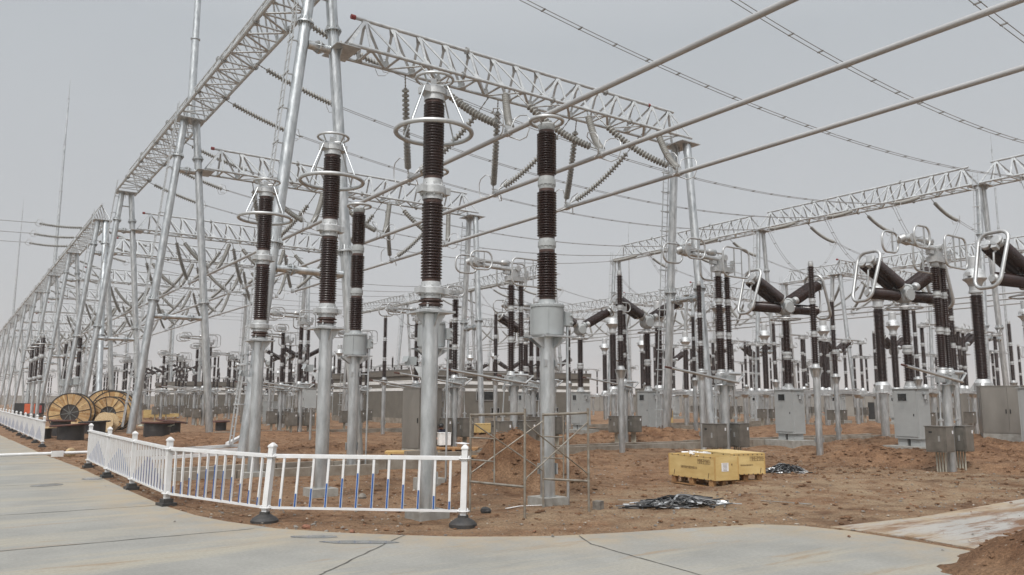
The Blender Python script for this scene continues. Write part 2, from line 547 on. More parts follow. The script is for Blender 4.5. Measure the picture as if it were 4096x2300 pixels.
def make_arrester():
    a = Asset('surge_arrester', 'surge arrester')
    p = a.part('pole')
    p.tube((0, 0, -0.3), (0, 0, 3.34), 0.137, 'galv', n=28)
    p.box((0, 0, 3.365), (0.62, 0.62, 0.035), 'galv')
    for i in range(4):
        t = math.pi * i / 2
        c, s = math.cos(t), math.sin(t)
        p.plate([(0.13 * c, 0.13 * s, 3.345), (0.28 * c, 0.28 * s, 3.345), (0.28 * c, 0.28 * s, 3.32), (0.13 * c, 0.13 * s, 3.11)], 0.014, 'galv')
    for s in (1, -1):
        p.box((0.1 * s, -0.11 * s, 0.62), (0.03, 0.06, 0.2), 'galv')
    b = a.part('concrete_base')
    b.box((0, 0, -0.07), (0.54, 0.54, 0.36), 'pad')
    z = a.part('foot_insulator')
    z.lathe([(0.20, 3.383), (0.20, 3.42), (0.15, 3.43), (0.15, 3.46)], 'casting', 24, share=False)
    for i in range(4):
        t = math.pi * i / 2 + 0.78
        z.tube((0.185 * math.cos(t), 0.185 * math.sin(t), 3.44), (0.185 * math.cos(t), 0.185 * math.sin(t), 3.52), 0.02, 'casting', n=8)
    z.lathe([(0.15, 3.46), (0.15, 3.48), (0.21, 3.495), (0.21, 3.505), (0.15, 3.535), (0.15, 3.545), (0.21, 3.56), (0.21, 3.57), (0.15, 3.60)], 'porcelain_neck', 24)

    def joint(z0, z1):
        f = a.part('flange')
        h = z1 - z0
        f.lathe([(0.178, z0), (0.178, z0 + 0.24 * h)], 'casting', 24)
        f.lathe([(0.215, z0 + 0.24 * h), (0.225, z0 + 0.30 * h), (0.225, z0 + 0.62 * h), (0.20, z0 + 0.70 * h)], 'casting', 24, share=False)
        f.lathe([(0.178, z0 + 0.70 * h), (0.172, z1)], 'casting', 24)
        for sx in (-1, 1):
            f.box((sx * 0.235, -0.03, z0 + 0.46 * h), (0.10, 0.20, 0.33 * h), 'casting')
        for i in range(8):
            t = math.pi * i / 4 + 0.39
            f.tube((0.197 * math.cos(t), 0.197 * math.sin(t), z0 + 0.16 * h), (0.197 * math.cos(t), 0.197 * math.sin(t), z0 + 0.8 * h), 0.014, 'casting', n=6)
    joint(3.60, 3.89)
    i1 = a.part('insulator')
    i1.lathe([(0.16, 3.89), (0.16, 3.94)], 'porcelain_neck', 24)
    sheds(i1, 0, 0, 3.94, 5.27, 0.15, 0.185, 0.0505, 28)
    i1.lathe([(0.16, 5.27), (0.16, 5.33)], 'porcelain_neck', 24)
    joint(5.33, 5.69)
    i2 = a.part('insulator')
    i2.lathe([(0.16, 5.69), (0.16, 5.75)], 'porcelain_neck', 24)
    sheds(i2, 0, 0, 5.75, 7.07, 0.15, 0.185, 0.0505, 28)
    i2.lathe([(0.16, 7.07), (0.16, 7.12)], 'porcelain_neck', 24)
    t = a.part('top_fitting')
    t.lathe([(0.18, 7.12), (0.18, 7.22), (0.205, 7.23), (0.205, 7.35), (0.19, 7.37)], 'casting', 24, share=False)
    for sx in (-1, 1):
        t.box((sx * 0.22, -0.02, 7.29), (0.11, 0.24, 0.12), 'casting')
    t.box((-0.02, 0, 7.44), (0.11, 0.015, 0.2), 'alu')
    rg = len(a.parts)
    g = a.part('grading_ring')
    g.path(circle((0, 0, 6.55), 0.665, 44), 0.042, 'alu', 12, True)
    for i in range(4):
        s = a.part('strut', rg)
        ang = math.pi * (i / 2) + 0.45
        c, q = math.cos(ang), math.sin(ang)
        s.path([(0.16 * c, 0.16 * q, 7.38), (0.255 * c, 0.255 * q, 7.38), (0.285 * c, 0.285 * q, 7.33), (0.62 * c, 0.62 * q, 6.63), (0.64 * c, 0.64 * q, 6.54)], 0.016, 'galv', 8)
    rg = len(a.parts)
    g = a.part('grading_ring')
    g.path(circle((0, 0, 7.53), 0.325, 36), 0.027, 'alu', 10, True)
    for i in range(4):
        s = a.part('strut', rg)
        ang = math.pi * (i / 2) + 0.45
        c, q = math.cos(ang), math.sin(ang)
        s.bar((0.20 * c, 0.20 * q, 7.36), (0.315 * c, 0.315 * q, 7.53), 0.035, 0.008, 'alu', (c, q, 0))
    m = a.part('counter_box')
    m.bar((-0.12, 0.03, 2.42), (-0.30, 0.1, 2.46), 0.05, 0.01, 'galv')
    m.box((-0.31, 0.10, 2.54), (0.17, 0.10, 0.14), 'paint_grey')
    m.plate([(-0.395, 0.2, 2.62), (-0.395, 0.0, 2.62), (-0.43, 0.0, 2.52), (-0.43, 0.2, 2.52)], 0.006, 'paint_grey')
    m.plate([(-0.137, 0.0, 2.45), (-0.27, 0.05, 2.45), (-0.137, 0.0, 2.22)], 0.012, 'galv')
    return a


def make_cvt():
    a = Asset('voltage_transformer', 'transformer')
    p = a.part('pole')
    p.tube((0, 0, -0.3), (0, 0, 3.08), 0.142, 'galv', n=28)
    p.box((0, 0, 3.095), (0.5, 0.5, 0.03), 'galv')
    for s in (-1, 1):
        p.plate([(0.1 * s, 0.06, 3.08), (0.40 * s, 0.06, 3.08), (0.40 * s, 0.06, 3.05), (0.13 * s, 0.06, 2.87)], 0.014, 'galv')
        p.plate([(0.1 * s, -0.06, 3.08), (0.40 * s, -0.06, 3.08), (0.40 * s, -0.06, 3.05), (0.13 * s, -0.06, 2.87)], 0.014, 'galv')
        p.plate([(0.06, 0.1 * s, 3.08), (0.06, 0.38 * s, 3.08), (0.06, 0.38 * s, 3.05), (0.06, 0.13 * s, 2.86)], 0.014, 'galv')
        p.box((0.0, 0.36 * s, 3.095), (0.72, 0.1, 0.03), 'galv')
        p.box((0.13 * s, -0.1 * s, 0.62), (0.03, 0.06, 0.2), 'galv')
        p.box((0.12 * s, -0.1, 2.6), (0.05, 0.07, 0.13), 'galv')
    b = a.part('concrete_base')
    b.box((0, 0, -0.07), (0.54, 0.54, 0.36), 'pad')
    tk = len(a.parts)
    t = a.part('tank')
    t.lathe([(0.30, 3.11), (0.31, 3.14), (0.31, 3.66), (0.325, 3.67), (0.325, 3.71), (0.315, 3.72), (0.31, 3.73)], 'paint_grey', 40, share=False)
    t.lathe([(0.19, 3.73), (0.165, 3.77), (0.16, 3.82)], 'paint_grey', 30)
    for i in range(24):
        g = 2 * math.pi * i / 24
        t.tube((0.315 * math.cos(g), 0.315 * math.sin(g), 3.655), (0.315 * math.cos(g), 0.315 * math.sin(g), 3.735), 0.009, 'paint_grey', n=6)
    for g in (-2.2, -0.5, 1.0, 2.6):
        t.box((0.315 * math.cos(g), 0.315 * math.sin(g), 3.4), (0.03, 0.03, 0.5), 'paint_grey', Matrix.Rotation(g, 3, 'Z'))
    q = a.part('terminal_box', tk)
    q.box((0.36, -0.14, 3.45), (0.16, 0.2, 0.26), 'paint_grey')
    for zz in (3.38, 3.52):
        q.tube((0.40, -0.235, zz), (0.40, -0.29, zz), 0.025, 'casting', n=8)
    for z0, z1 in ((3.82, 4.80), (5.02, 6.02), (6.27, 7.22)):
        i = a.part('insulator')
        i.lathe([(0.155, z0), (0.155, z0 + 0.05)], 'porcelain_neck', 24)
        sheds(i, 0, 0, z0 + 0.05, z1 - 0.05, 0.145, 0.195, 0.0505, 28)
        i.lathe([(0.155, z1 - 0.05), (0.155, z1)], 'porcelain_neck', 24)
    for z0, z1 in ((4.80, 5.02), (6.02, 6.27)):
        f = a.part('flange')
        h = z1 - z0
        f.lathe([(0.155, z0), (0.165, z0 + 0.3 * h), (0.178, z0 + 0.32 * h), (0.178, z0 + 0.68 * h), (0.165, z0 + 0.7 * h), (0.155, z1)], 'paint_light', 28, share=False)
        for i in range(12):
            g = 2 * math.pi * i / 12
            f.tube((0.168 * math.cos(g), 0.168 * math.sin(g), z0 + 0.22 * h), (0.168 * math.cos(g), 0.168 * math.sin(g), z1 - 0.22 * h), 0.011, 'paint_light', n=6)
    tp = a.part('top_fitting')
    tp.lathe([(0.155, 7.22), (0.165, 7.25), (0.175, 7.33), (0.16, 7.36)], 'paint_light', 28, share=False)
    rg = len(a.parts)
    g = a.part('grading_ring')
    g.path(circle((0, 0, 7.42), 0.325, 40), 0.037, 'alu', 12, True)
    for i in range(4):
        s = a.part('strut', rg)
        c, q = math.cos(i * 1.571 + 0.3), math.sin(i * 1.571 + 0.3)
        s.bar((0.15 * c, 0.15 * q, 7.33), (0.32 * c, 0.32 * q, 7.42), 0.03, 0.01, 'alu')
    cd = a.part('conduit')
    cd.path([(0.37, -0.16, 3.32), (0.34, -0.19, 2.9), (0.33, -0.20, 0.3), (0.33, -0.20, -0.3)], 0.026, 'galv', 8)
    cd.box((0.24, -0.14, 2.6), (0.22, 0.03, 0.03), 'galv', Matrix.Rotation(-0.5, 3, 'Z'))
    return a


def make_post_insulator():
    a = Asset('post_insulator', 'post insulator')
    p = a.part('pole')
    p.tube((0, 0, -0.5), (0, 0, 2.9), 0.115, 'galv', n=18)
    p.lathe([(0.118, 2.72), (0.185, 3.02), (0.235, 3.03), (0.235, 3.055), (0.16, 3.06)], 'galv', 20, share=False)
    ribs(p, 0, 0, 3.02, 2.66, 0.115, 0.225, 10)
    for s in (1, -1):
        p.box((0.1 * s, -0.09 * s, 0.55), (0.03, 0.05, 0.17), 'galv')
    b = a.part('concrete_base')
    b.box((0, 0, -0.21), (0.62, 0.62, 0.2), 'pad')
    zs = ((3.2, 4.15), (4.36, 5.32), (5.53, 6.68))
    for i, (z0, z1) in enumerate(zs):
        q = a.part('insulator')
        sheds(q, 0, 0, z0, z1, 0.085 - 0.006 * i, 0.142 - 0.009 * i, 0.062, 18)
    f = a.part('flange')
    f.lathe([(0.15, 3.06), (0.14, 3.1), (0.11, 3.2)], 'casting', 18, share=False)
    for z0, z1 in ((4.15, 4.36), (5.32, 5.53)):
        f = a.part('flange')
        h = z1 - z0
        f.lathe([(0.10, z0), (0.10, z0 + .35 * h), (0.12, z0 + .38 * h), (0.12, z0 + .62 * h), (0.10, z0 + .65 * h), (0.095, z1)], 'casting', 18, share=False)
    c = a.part('cap')
    c.lathe([(0.085, 6.68), (0.095, 6.72), (0.095, 6.8), (0.08, 6.82), (0.08, 6.86), (0.05, 6.88)], 'alu', 18, share=False)
    return a


def make_knee(earth_only=False):
    """Pole-mounted switch reaching towards -x; the earthing kind has one stack and small rings."""
    a = Asset('earthing_switch' if earth_only else 'disconnector', 'earthing switch' if earth_only else 'disconnector')
    p = a.part('pole')
    p.tube((0, 0, -0.5), (0, 0, 2.36), 0.132, 'galv', n=20)
    p.box((0, 0, 2.375), (0.62, 0.5, 0.03), 'galv')
    for s in (-1, 1):
        p.plate([(0.12 * s, 0.05, 2.36), (0.3 * s, 0.05, 2.36), (0.3 * s, 0.05, 2.32), (0.12 * s, 0.05, 2.1)], 0.014, 'galv')
        p.plate([(0.05, 0.12 * s, 2.36), (0.05, 0.25 * s, 2.36), (0.05, 0.25 * s, 2.32), (0.05, 0.12 * s, 2.1)], 0.014, 'galv')
        p.box((0.11 * s, -0.1 * s, 1.95), (0.03, 0.06, 0.17), 'galv')
    m = a.part('operating_frame')
    m.box((0.05, 0, 2.56), (0.7, 0.3, 0.24), 'galv')
    m.box((-0.1, -0.24, 2.52), (0.3, 0.2, 0.26), 'paint_grey')
    m.box((0.42, 0.1, 2.66), (0.3, 0.18, 0.12), 'galv')
    m.bar((-0.5, -0.3, 2.72), (0.55, -0.3, 2.72), 0.05, 0.05, 'galv_truss')
    m.tube((-0.2, -0.34, 2.74), (0.35, -0.34, 2.74), 0.045, 'galv_truss', n=10)
    m.tube((0.3, -0.3, 2.48), (0.62, -0.3, 2.72), 0.035, 'galv_truss', n=8)
    m.tube((0.62, -0.3, 2.72), (0.62, 0.35, 2.72), 0.022, 'galv_truss', n=8)
    m.tube((-0.45, 0.32, 2.62), (0.65, 0.32, 2.62), 0.022, 'galv_truss', n=8)
    er = a.part('earthing_arm')
    if earth_only:
        er.tube((0.1, -0.36, 2.5), (-2.6, -0.36, 2.86), 0.04, 'alu', n=10)
        er.tube((-2.6, -0.36, 2.86), (-2.82, -0.36, 2.89), 0.03, 'rust_red', n=8)
    else:
        er.tube((0.25, -0.36, 2.46), (-2.75, -0.36, 2.84), 0.042, 'alu', n=10)
        er.tube((-2.75, -0.36, 2.84), (-3.0, -0.36, 2.87), 0.03, 'rust_red', n=8)
    er.tube((-0.35, -0.36, 2.80), (-1.6, -0.36, 2.80), 0.012, 'alu', n=6)
    offs = ((0.0, 0.0, 1.0),) if earth_only else ((-0.12, 0.0, 1.0), (0.30, 0.0, 0.8))
    for ox, oy, k in offs:
        for z0, z1 in ((2.88, 3.86), (4.07, 4.94), (5.14, 5.86)):
            sheds(a.part('insulator'), ox, oy, z0, z1, 0.082 * k, 0.142 * k, 0.062, 18)
        f = a.part('flange')
        f.lathe([(0.17 * k, 2.68), (0.17 * k, 2.72), (0.11 * k, 2.88)], 'casting', 16, o=(ox, oy, 0), share=False)
        for z0, z1 in ((3.86, 4.07), (4.94, 5.14)):
            f = a.part('flange')
            h = z1 - z0
            f.lathe([(0.10 * k, z0), (0.10 * k, z0 + .35 * h), (0.13 * k, z0 + .38 * h), (0.13 * k, z0 + .62 * h), (0.10 * k, z0 + .65 * h), (0.10 * k, z1)], 'casting', 16, o=(ox, oy, 0), share=False)
    hd = a.part('head')
    if earth_only:
        hd.lathe([(0.09, 5.86), (0.09, 5.98), (0.14, 5.99), (0.14, 6.04)], 'casting', 14, share=False)
        hd.box((-0.1, 0, 6.14), (0.5, 0.16, 0.16), 'casting')
        for y in (-0.22, 0.22):
            r = a.part('grading_ring')
            r.path(rrect((-0.15, y, 6.16), (1, 0, 0), (0, 0, 1), 0.78, 0.42, 0.2), 0.027, 'alu', 8, True)
            r.bar((-0.3, y, 5.96), (-0.3, y, 6.36), 0.03, 0.012, 'alu', (1, 0, 0))
            r.bar((-0.02, y, 5.96), (-0.02, y, 6.36), 0.03, 0.012, 'alu', (1, 0, 0))
            r.bar((-0.15, 0, 6.16), (-0.15, y, 6.16), 0.03, 0.012, 'alu')
    else:
        for ox, oy, k in offs:
            hd.lathe([(0.085 * k, 5.86), (0.10 * k, 5.90), (0.10 * k, 6.00)], 'casting', 14, o=(ox, oy, 0), share=False)
        hd.box((0.08, 0, 6.09), (0.78, 0.30, 0.17), 'casting')
        hd.box((0.0, 0, 6.28), (0.34, 0.24, 0.24), 'casting')
        hd.tube((0.05, -0.2, 6.46), (0.05, 0.2, 6.46), 0.10, 'casting', n=14)
        hd.box((0.45, -0.12, 6.26), (0.1, 0.12, 0.26), 'casting')
        hd.tube((0.45, -0.12, 6.14), (0.45, -0.12, 6.40), 0.05, 'alu', n=10)
        hd.bar((0.05, -0.28, 6.26), (0.75, -0.28, 6.34), 0.02, 0.02, 'galv')
        hd.box((-0.32, 0.02, 6.34), (0.2, 0.16, 0.2), 'casting')
        arm = a.part('arm')
        arm.tube((0.0, -0.02, 6.40), (-1.55, -0.02, 6.44), 0.068, 'alu', n=14)
        arm.tube((-0.28, 0.02, 6.62), (-1.60, 0.02, 6.60), 0.068, 'alu', n=14)
        arm.lathe([(0.069, 0), (0.11, 0.02), (0.115, 0.28), (0.07, 0.34)], 'alu', 14, o=(-0.22, 0.02, 6.62), M=Matrix.Rotation(R(-90), 3, 'Y'))
        el = a.part('elbow')
        el.box((-1.65, 0, 6.52), (0.34, 0.2, 0.26), 'casting', Matrix.Rotation(0.12, 3, 'Y'))
        el.tube((-1.70, -0.2, 6.54), (-1.70, 0.2, 6.54), 0.12, 'casting', n=14)
        el.tube((-1.92, 0.05, 6.50), (-1.82, -0.05, 6.56), 0.1, 'casting', n=12)
        el.box((-1.42, 0.0, 6.58), (0.26, 0.26, 0.12), 'casting')
        for y in (-0.47, 0.47):
            r = a.part('grading_ring')
            r.path(rrect((-1.68, y, 6.52), (1, 0, 0.04), (0, 0, 1), 0.86, 0.62, 0.25), 0.031, 'alu', 10, True)
            r.bar((-1.56, y, 6.22), (-1.56, y, 6.82), 0.05, 0.012, 'alu', (1, 0, 0))
            r.bar((-1.65, y * 0.25, 6.52), (-1.65, y, 6.52), 0.04, 0.014, 'alu')
            r = a.part('grading_ring')
            r.path(rrect((0.22, y, 6.28), (1, 0, 0), (0, 0, 1), 1.28, 0.95, 0.22), 0.031, 'alu', 10, True)
            r.bar((0.12, y, 5.82), (0.12, y, 6.74), 0.05, 0.012, 'alu', (1, 0, 0))
            r.bar((0.48, y, 5.82), (0.48, y, 6.74), 0.04, 0.012, 'alu', (1, 0, 0))
            r.bar((0.1, y * 0.3, 6.2), (0.12, y, 6.2), 0.04, 0.014, 'alu')
    for s in (-1, 1):
        cb = len(a.parts)
        c = a.part('control_box')
        c.box((0.47 * s, -0.05 * s, 0.82), (0.5, 0.56, 0.72), 'steel_box')
        c.box((0.47 * s, -0.05 * s, 1.187), (0.56, 0.62, 0.014), 'steel_box')
        c.box((0.17 * s, 0, 1.0), (0.2, 0.1, 0.06), 'galv')
        d = a.part('door', cb)
        d.box((0.47 * s, -0.05 * s - 0.288, 0.82), (0.44, 0.016, 0.66), 'steel_box')
        d.box((0.47 * s + 0.15, -0.05 * s - 0.302, 1.02), (0.05, 0.012, 0.09), 'paper')
        d.box((0.47 * s - 0.258, -0.05 * s, 0.82), (0.016, 0.48, 0.64), 'steel_box')
        d.box((0.47 * s - 0.275, -0.05 * s - 0.12, 0.84), (0.02, 0.05, 0.15), 'alu')
        d.box((0.47 * s - 0.268, -0.05 * s + 0.12, 1.02), (0.008, 0.09, 0.05), 'dark')
        rd = a.part('drive_rod')
        rd.tube((0.47 * s, -0.02, 1.19), (0.47 * s, -0.02, 1.42), 0.045, 'galv', n=8)
        rd.box((0.47 * s, -0.02, 1.36), (0.12, 0.12, 0.05), 'galv')
        rd.tube((0.47 * s, -0.02, 1.42), (0.40 * s, -0.02, 2.5), 0.024, 'galv', n=8)
        rd.box((0.415 * s, -0.02, 2.28), (0.1, 0.1, 0.12), 'galv')
        for i in range(4):
            cd = a.part('conduit')
            yy = -0.05 * s - 0.12 + 0.08 * i
            cd.tube((0.47 * s, yy, 0.47), (0.47 * s, yy, -0.4), 0.026, 'conduit', n=6)
    return a


def make_breaker(loops):
    a = Asset('circuit_breaker', 'circuit breaker')
    b = a.part('concrete_base')
    b.box((0, 0, -0.06), (1.5, 1.7, 0.44), 'pad')
    pd = a.part('pedestal')
    for s in (-1, 1):
        pd.box((0, 0.28 * s, 0.29), (0.52, 0.42, 0.3), 'paint_light')
    cb = len(a.parts)
    c = a.part('cabinet')
    c.box((0, 0, 1.4), (0.68, 1.12, 1.92), 'paint_light')
    c.box((0, 0, 2.375), (0.78, 1.22, 0.03), 'paint_light')
    for sx in (-1, 1):
        for sy in (-1, 1):
            c.path(circle((0.3 * sx, 0.5 * sy, 2.43), 0.035, 10, Matrix.Rotation(R(90), 3, 'X')), 0.008, 'galv', 6, True)
    d = a.part('door', cb)
    d.box((-0.352, 0, 1.42), (0.022, 0.96, 1.78), 'paint_light')
    d.box((-0.368, 0.1, 2.05), (0.012, 0.44, 0.34), 'paint_grey')
    d.box((-0.368, 0.15, 1.66), (0.008, 0.2, 0.12), 'paint_grey')
    d.box((-0.368, -0.36, 1.36), (0.02, 0.03, 0.09), 'dark')
    w = a.part('window', cb)
    w.box((-0.378, 0.1, 2.05), (0.01, 0.37, 0.27), 'glass_dark')
    g = a.part('gauge', cb)
    g.box((0.0, -0.62, 2.2), (0.16, 0.12, 0.08), 'paint_grey')
    g.tube((0.0, -0.64, 2.14), (0.0, -0.64, 1.98), 0.05, 'casting', n=10)
    g.path([(0.03, -0.64, 2.0), (0.1, -0.64, 1.92), (0.18, -0.63, 1.98), (0.2, -0.62, 2.1), (0.15, -0.6, 2.2)], 0.012, 'wire', 6)
    k = a.part('column_foot')
    k.lathe([(0.24, 2.39), (0.24, 2.44), (0.17, 2.5), (0.15, 2.68)], 'casting', 22, share=False)
    ribs(k, 0, 0, 2.44, 2.64, 0.15, 0.23, 12, 'casting')
    i1 = a.part('insulator')
    sheds(i1, 0, 0, 2.68, 3.75, 0.135, 0.20, 0.062, 20)
    f = a.part('flange')
    f.lathe([(0.16, 3.75), (0.16, 3.79), (0.2, 3.81), (0.2, 3.89), (0.165, 3.90), (0.165, 3.97), (0.2, 3.98), (0.2, 4.07), (0.16, 4.11)], 'casting', 22, share=False)
    ribs(f, 0, 0, 3.81, 4.07, 0.16, 0.195, 14, 'casting', 0.02)
    i2 = a.part('insulator')
    sheds(i2, 0, 0, 4.11, 5.54, 0.125, 0.185, 0.062, 20)
    nk = a.part('neck')
    nk.lathe([(0.14, 5.53), (0.16, 5.58), (0.16, 5.76), (0.13, 5.82)], 'casting', 20, share=False)
    ribs(nk, 0, 0, 5.56, 5.78, 0.15, 0.2, 10, 'casting', 0.02)
    rg = a.part('grading_ring')
    rr_ = 0.66 if loops else 0.5
    rg.path(circle((0, 0, 5.60), rr_, 32), 0.034, 'alu', 8, True)
    for i in range(3):
        t = 2.09 * i + 0.4
        rg.tube((0.15 * math.cos(t), 0.15 * math.sin(t), 5.74), (rr_ * math.cos(t), rr_ * math.sin(t), 5.60), 0.02, 'alu', n=6)
    gb = a.part('gear_housing')
    gb.lathe([(0.13, 5.78), (0.26, 5.86), (0.33, 6.04), (0.33, 6.20), (0.25, 6.40), (0.14, 6.48)], 'paint_light', 20)
    gb.lathe([(0.24, -0.33), (0.28, -0.3), (0.28, 0.3), (0.24, 0.33)], 'paint_light', 20, o=(0, 0, 6.13), M=Matrix.Rotation(R(90), 3, 'X'), share=False)
    for i in range(12):
        t = math.pi * i / 6
        gb.tube((0.23 * math.cos(t), -0.34, 6.13 + 0.23 * math.sin(t)), (0.23 * math.cos(t), -0.31, 6.13 + 0.23 * math.sin(t)), 0.018, 'casting', n=6)
    ue = R(29)
    for s in (-1, 1):
        dirv = Vector((s * math.cos(ue), 0, math.sin(ue)))
        M = Matrix((dirv.cross(Vector((0, 1, 0))) * -1, Vector((0, 1, 0)), dirv)).transposed()
        st = Vector((s * 0.16, 0, 6.32))
        gb.lathe([(0.16, 0), (0.16, 0.12), (0.2, 0.13), (0.2, 0.22), (0.15, 0.3)], 'paint_light', 16, o=st, M=M, share=False)
        for yo in (-0.23, 0.23):
            ch = a.part('interrupter' if yo < 0 else 'capacitor')
            o = st + Vector((0, yo, 0)) + dirv * 0.28
            sheds(ch, 0, 0, 0.1, 1.70, 0.16, 0.232, 0.058, 18, M, o)
            ch.lathe([(0.13, -0.06), (0.17, 0.0), (0.17, 0.1)], 'casting', 16, o=o, M=M, share=False)
            ch.lathe([(0.17, 1.70), (0.18, 1.74), (0.18, 1.84), (0.15, 1.86)], 'casting', 16, o=o, M=M, share=False)
        tip = st + dirv * 2.10
        te = a.part('terminal')
        te.box(tip + Vector((0, 0, -0.02)), (0.1, 0.75, 0.12), 'casting', M)
        te.box(tip + Vector((s * 0.12, -0.2, -0.16)), (0.18, 0.2, 0.2), 'casting', M)
        te.lathe([(0.2, 0), (0.2, 0.07), (0.12, 0.09)], 'alu', 18, o=tip + Vector((s * 0.06, -0.23, 0.05)), M=M, share=False)
        if loops:
            lo = Vector((s * 0.36, 0, 6.10))
            ld = Vector((s, 0, 0.0)).normalized()
            M2 = Matrix((Vector((0, 0, -s)), Vector((0, 1, 0)), ld)).transposed()
            rs_ = a.part('resistor')
            sheds(rs_, 0, 0, 0.06, 1.60, 0.16, 0.235, 0.056, 18, M2, lo)
            rs_.lathe([(0.16, -0.14), (0.16, 0.0), (0.19, 0.01), (0.19, 0.06)], 'casting', 16, o=lo, M=M2, share=False)
            rs_.lathe([(0.16, 1.60), (0.17, 1.62), (0.17, 1.70), (0.12, 1.74), (0.12, 1.80)], 'casting', 16, o=lo, M=M2, share=False)
            lp = a.part('grading_ring')
            ax_up = Vector((-s * 0.33, 0, 1)).normalized()
            cpt = Vector((s * 2.14, 0, 6.75))
            pts = rrect(cpt, (0, 1, 0), ax_up, 1.06, 2.10, 0.33, 7)
            lo2 = [q + (Vector((0, -(q - cpt).y * 0.22, 0)) * max(0, -(q - cpt).dot(ax_up) / 1.16)) for q in pts]
            lp.path(lo2, 0.066, 'alu', 14, True)
            lp.bar(cpt + ax_up * 0.62 + Vector((0, -0.5, 0)), cpt + ax_up * 0.62 + Vector((0, 0.5, 0)), 0.05, 0.05, 'alu')
            lp.path([tip + Vector((s * 0.05, -0.15, -0.3)), (s * 2.12, -0.12, 6.98), (s * 2.14, -0.1, 6.48), (s * 2.14, -0.05, 6.20)], 0.035, 'casting', 8)
        else:
            lp = a.part('grading_ring')
            cpt = tip + Vector((s * 0.0, 0, 0.02))
            lp.path(rrect(cpt, (0, 1, 0), M @ Vector((1, 0, 0)), 1.15, 0.66, 0.3, 6), 0.04, 'alu', 8, True)
            lp.bar(cpt + Vector((0, -0.55, 0)), cpt + Vector((0, 0.55, 0)), 0.03, 0.03, 'alu')
    return a


def make_ct():
    a = Asset('current_transformer', 'transformer')
    p = a.part('pole')
    p.tube((0, 0, -0.5), (0, 0, 2.3), 0.2, 'galv', n=20)
    b = a.part('bracket')
    b.lathe([(0.42, 2.3), (0.42, 2.34), (0.36, 2.36), (0.36, 2.7), (0.26, 2.86)], 'casting', 20, share=False)
    for i in range(4):
        t = math.pi * i / 2 + 0.4
        c, s = math.cos(t), math.sin(t)
        b.plate([(0.25 * c, 0.25 * s, 2.85), (0.48 * c, 0.48 * s, 2.5), (0.5 * c, 0.5 * s, 2.3), (0.2 * c, 0.2 * s, 2.3)], 0.12, 'casting')
    i = a.part('insulator')
    sheds(i, 0, 0, 2.88, 6.6, 0.195, 0.262, 0.068, 22)
    n = a.part('neck')
    n.lathe([(0.2, 6.6), (0.2, 6.68), (0.29, 6.70), (0.29, 6.78), (0.25, 6.8), (0.25, 7.02), (0.29, 7.03)], 'casting', 22, share=False)
    h = a.part('head_tank')
    h.lathe([(0.27, 7.03), (0.34, 7.18), (0.44, 7.28), (0.49, 7.32), (0.49, 7.38), (0.45, 7.40), (0.44, 7.56), (0.36, 7.72), (0.27, 7.80)], 'casting', 24)
    h.lathe([(0.265, 7.80), (0.265, 8.32), (0.25, 8.35)], 'casting', 24, share=False)
    t = a.part('terminal')
    for s in (-1, 1):
        t.box((0.54 * s, 0, 7.45), (0.26, 0.16, 0.05), 'alu')
        t.box((0.62 * s, 0, 7.5), (0.06, 0.2, 0.16), 'alu')
    r = a.part('conduit')
    r.tube((-0.24, -0.1, 2.3), (-0.24, -0.1, -0.3), 0.025, 'galv', n=6)
    return a


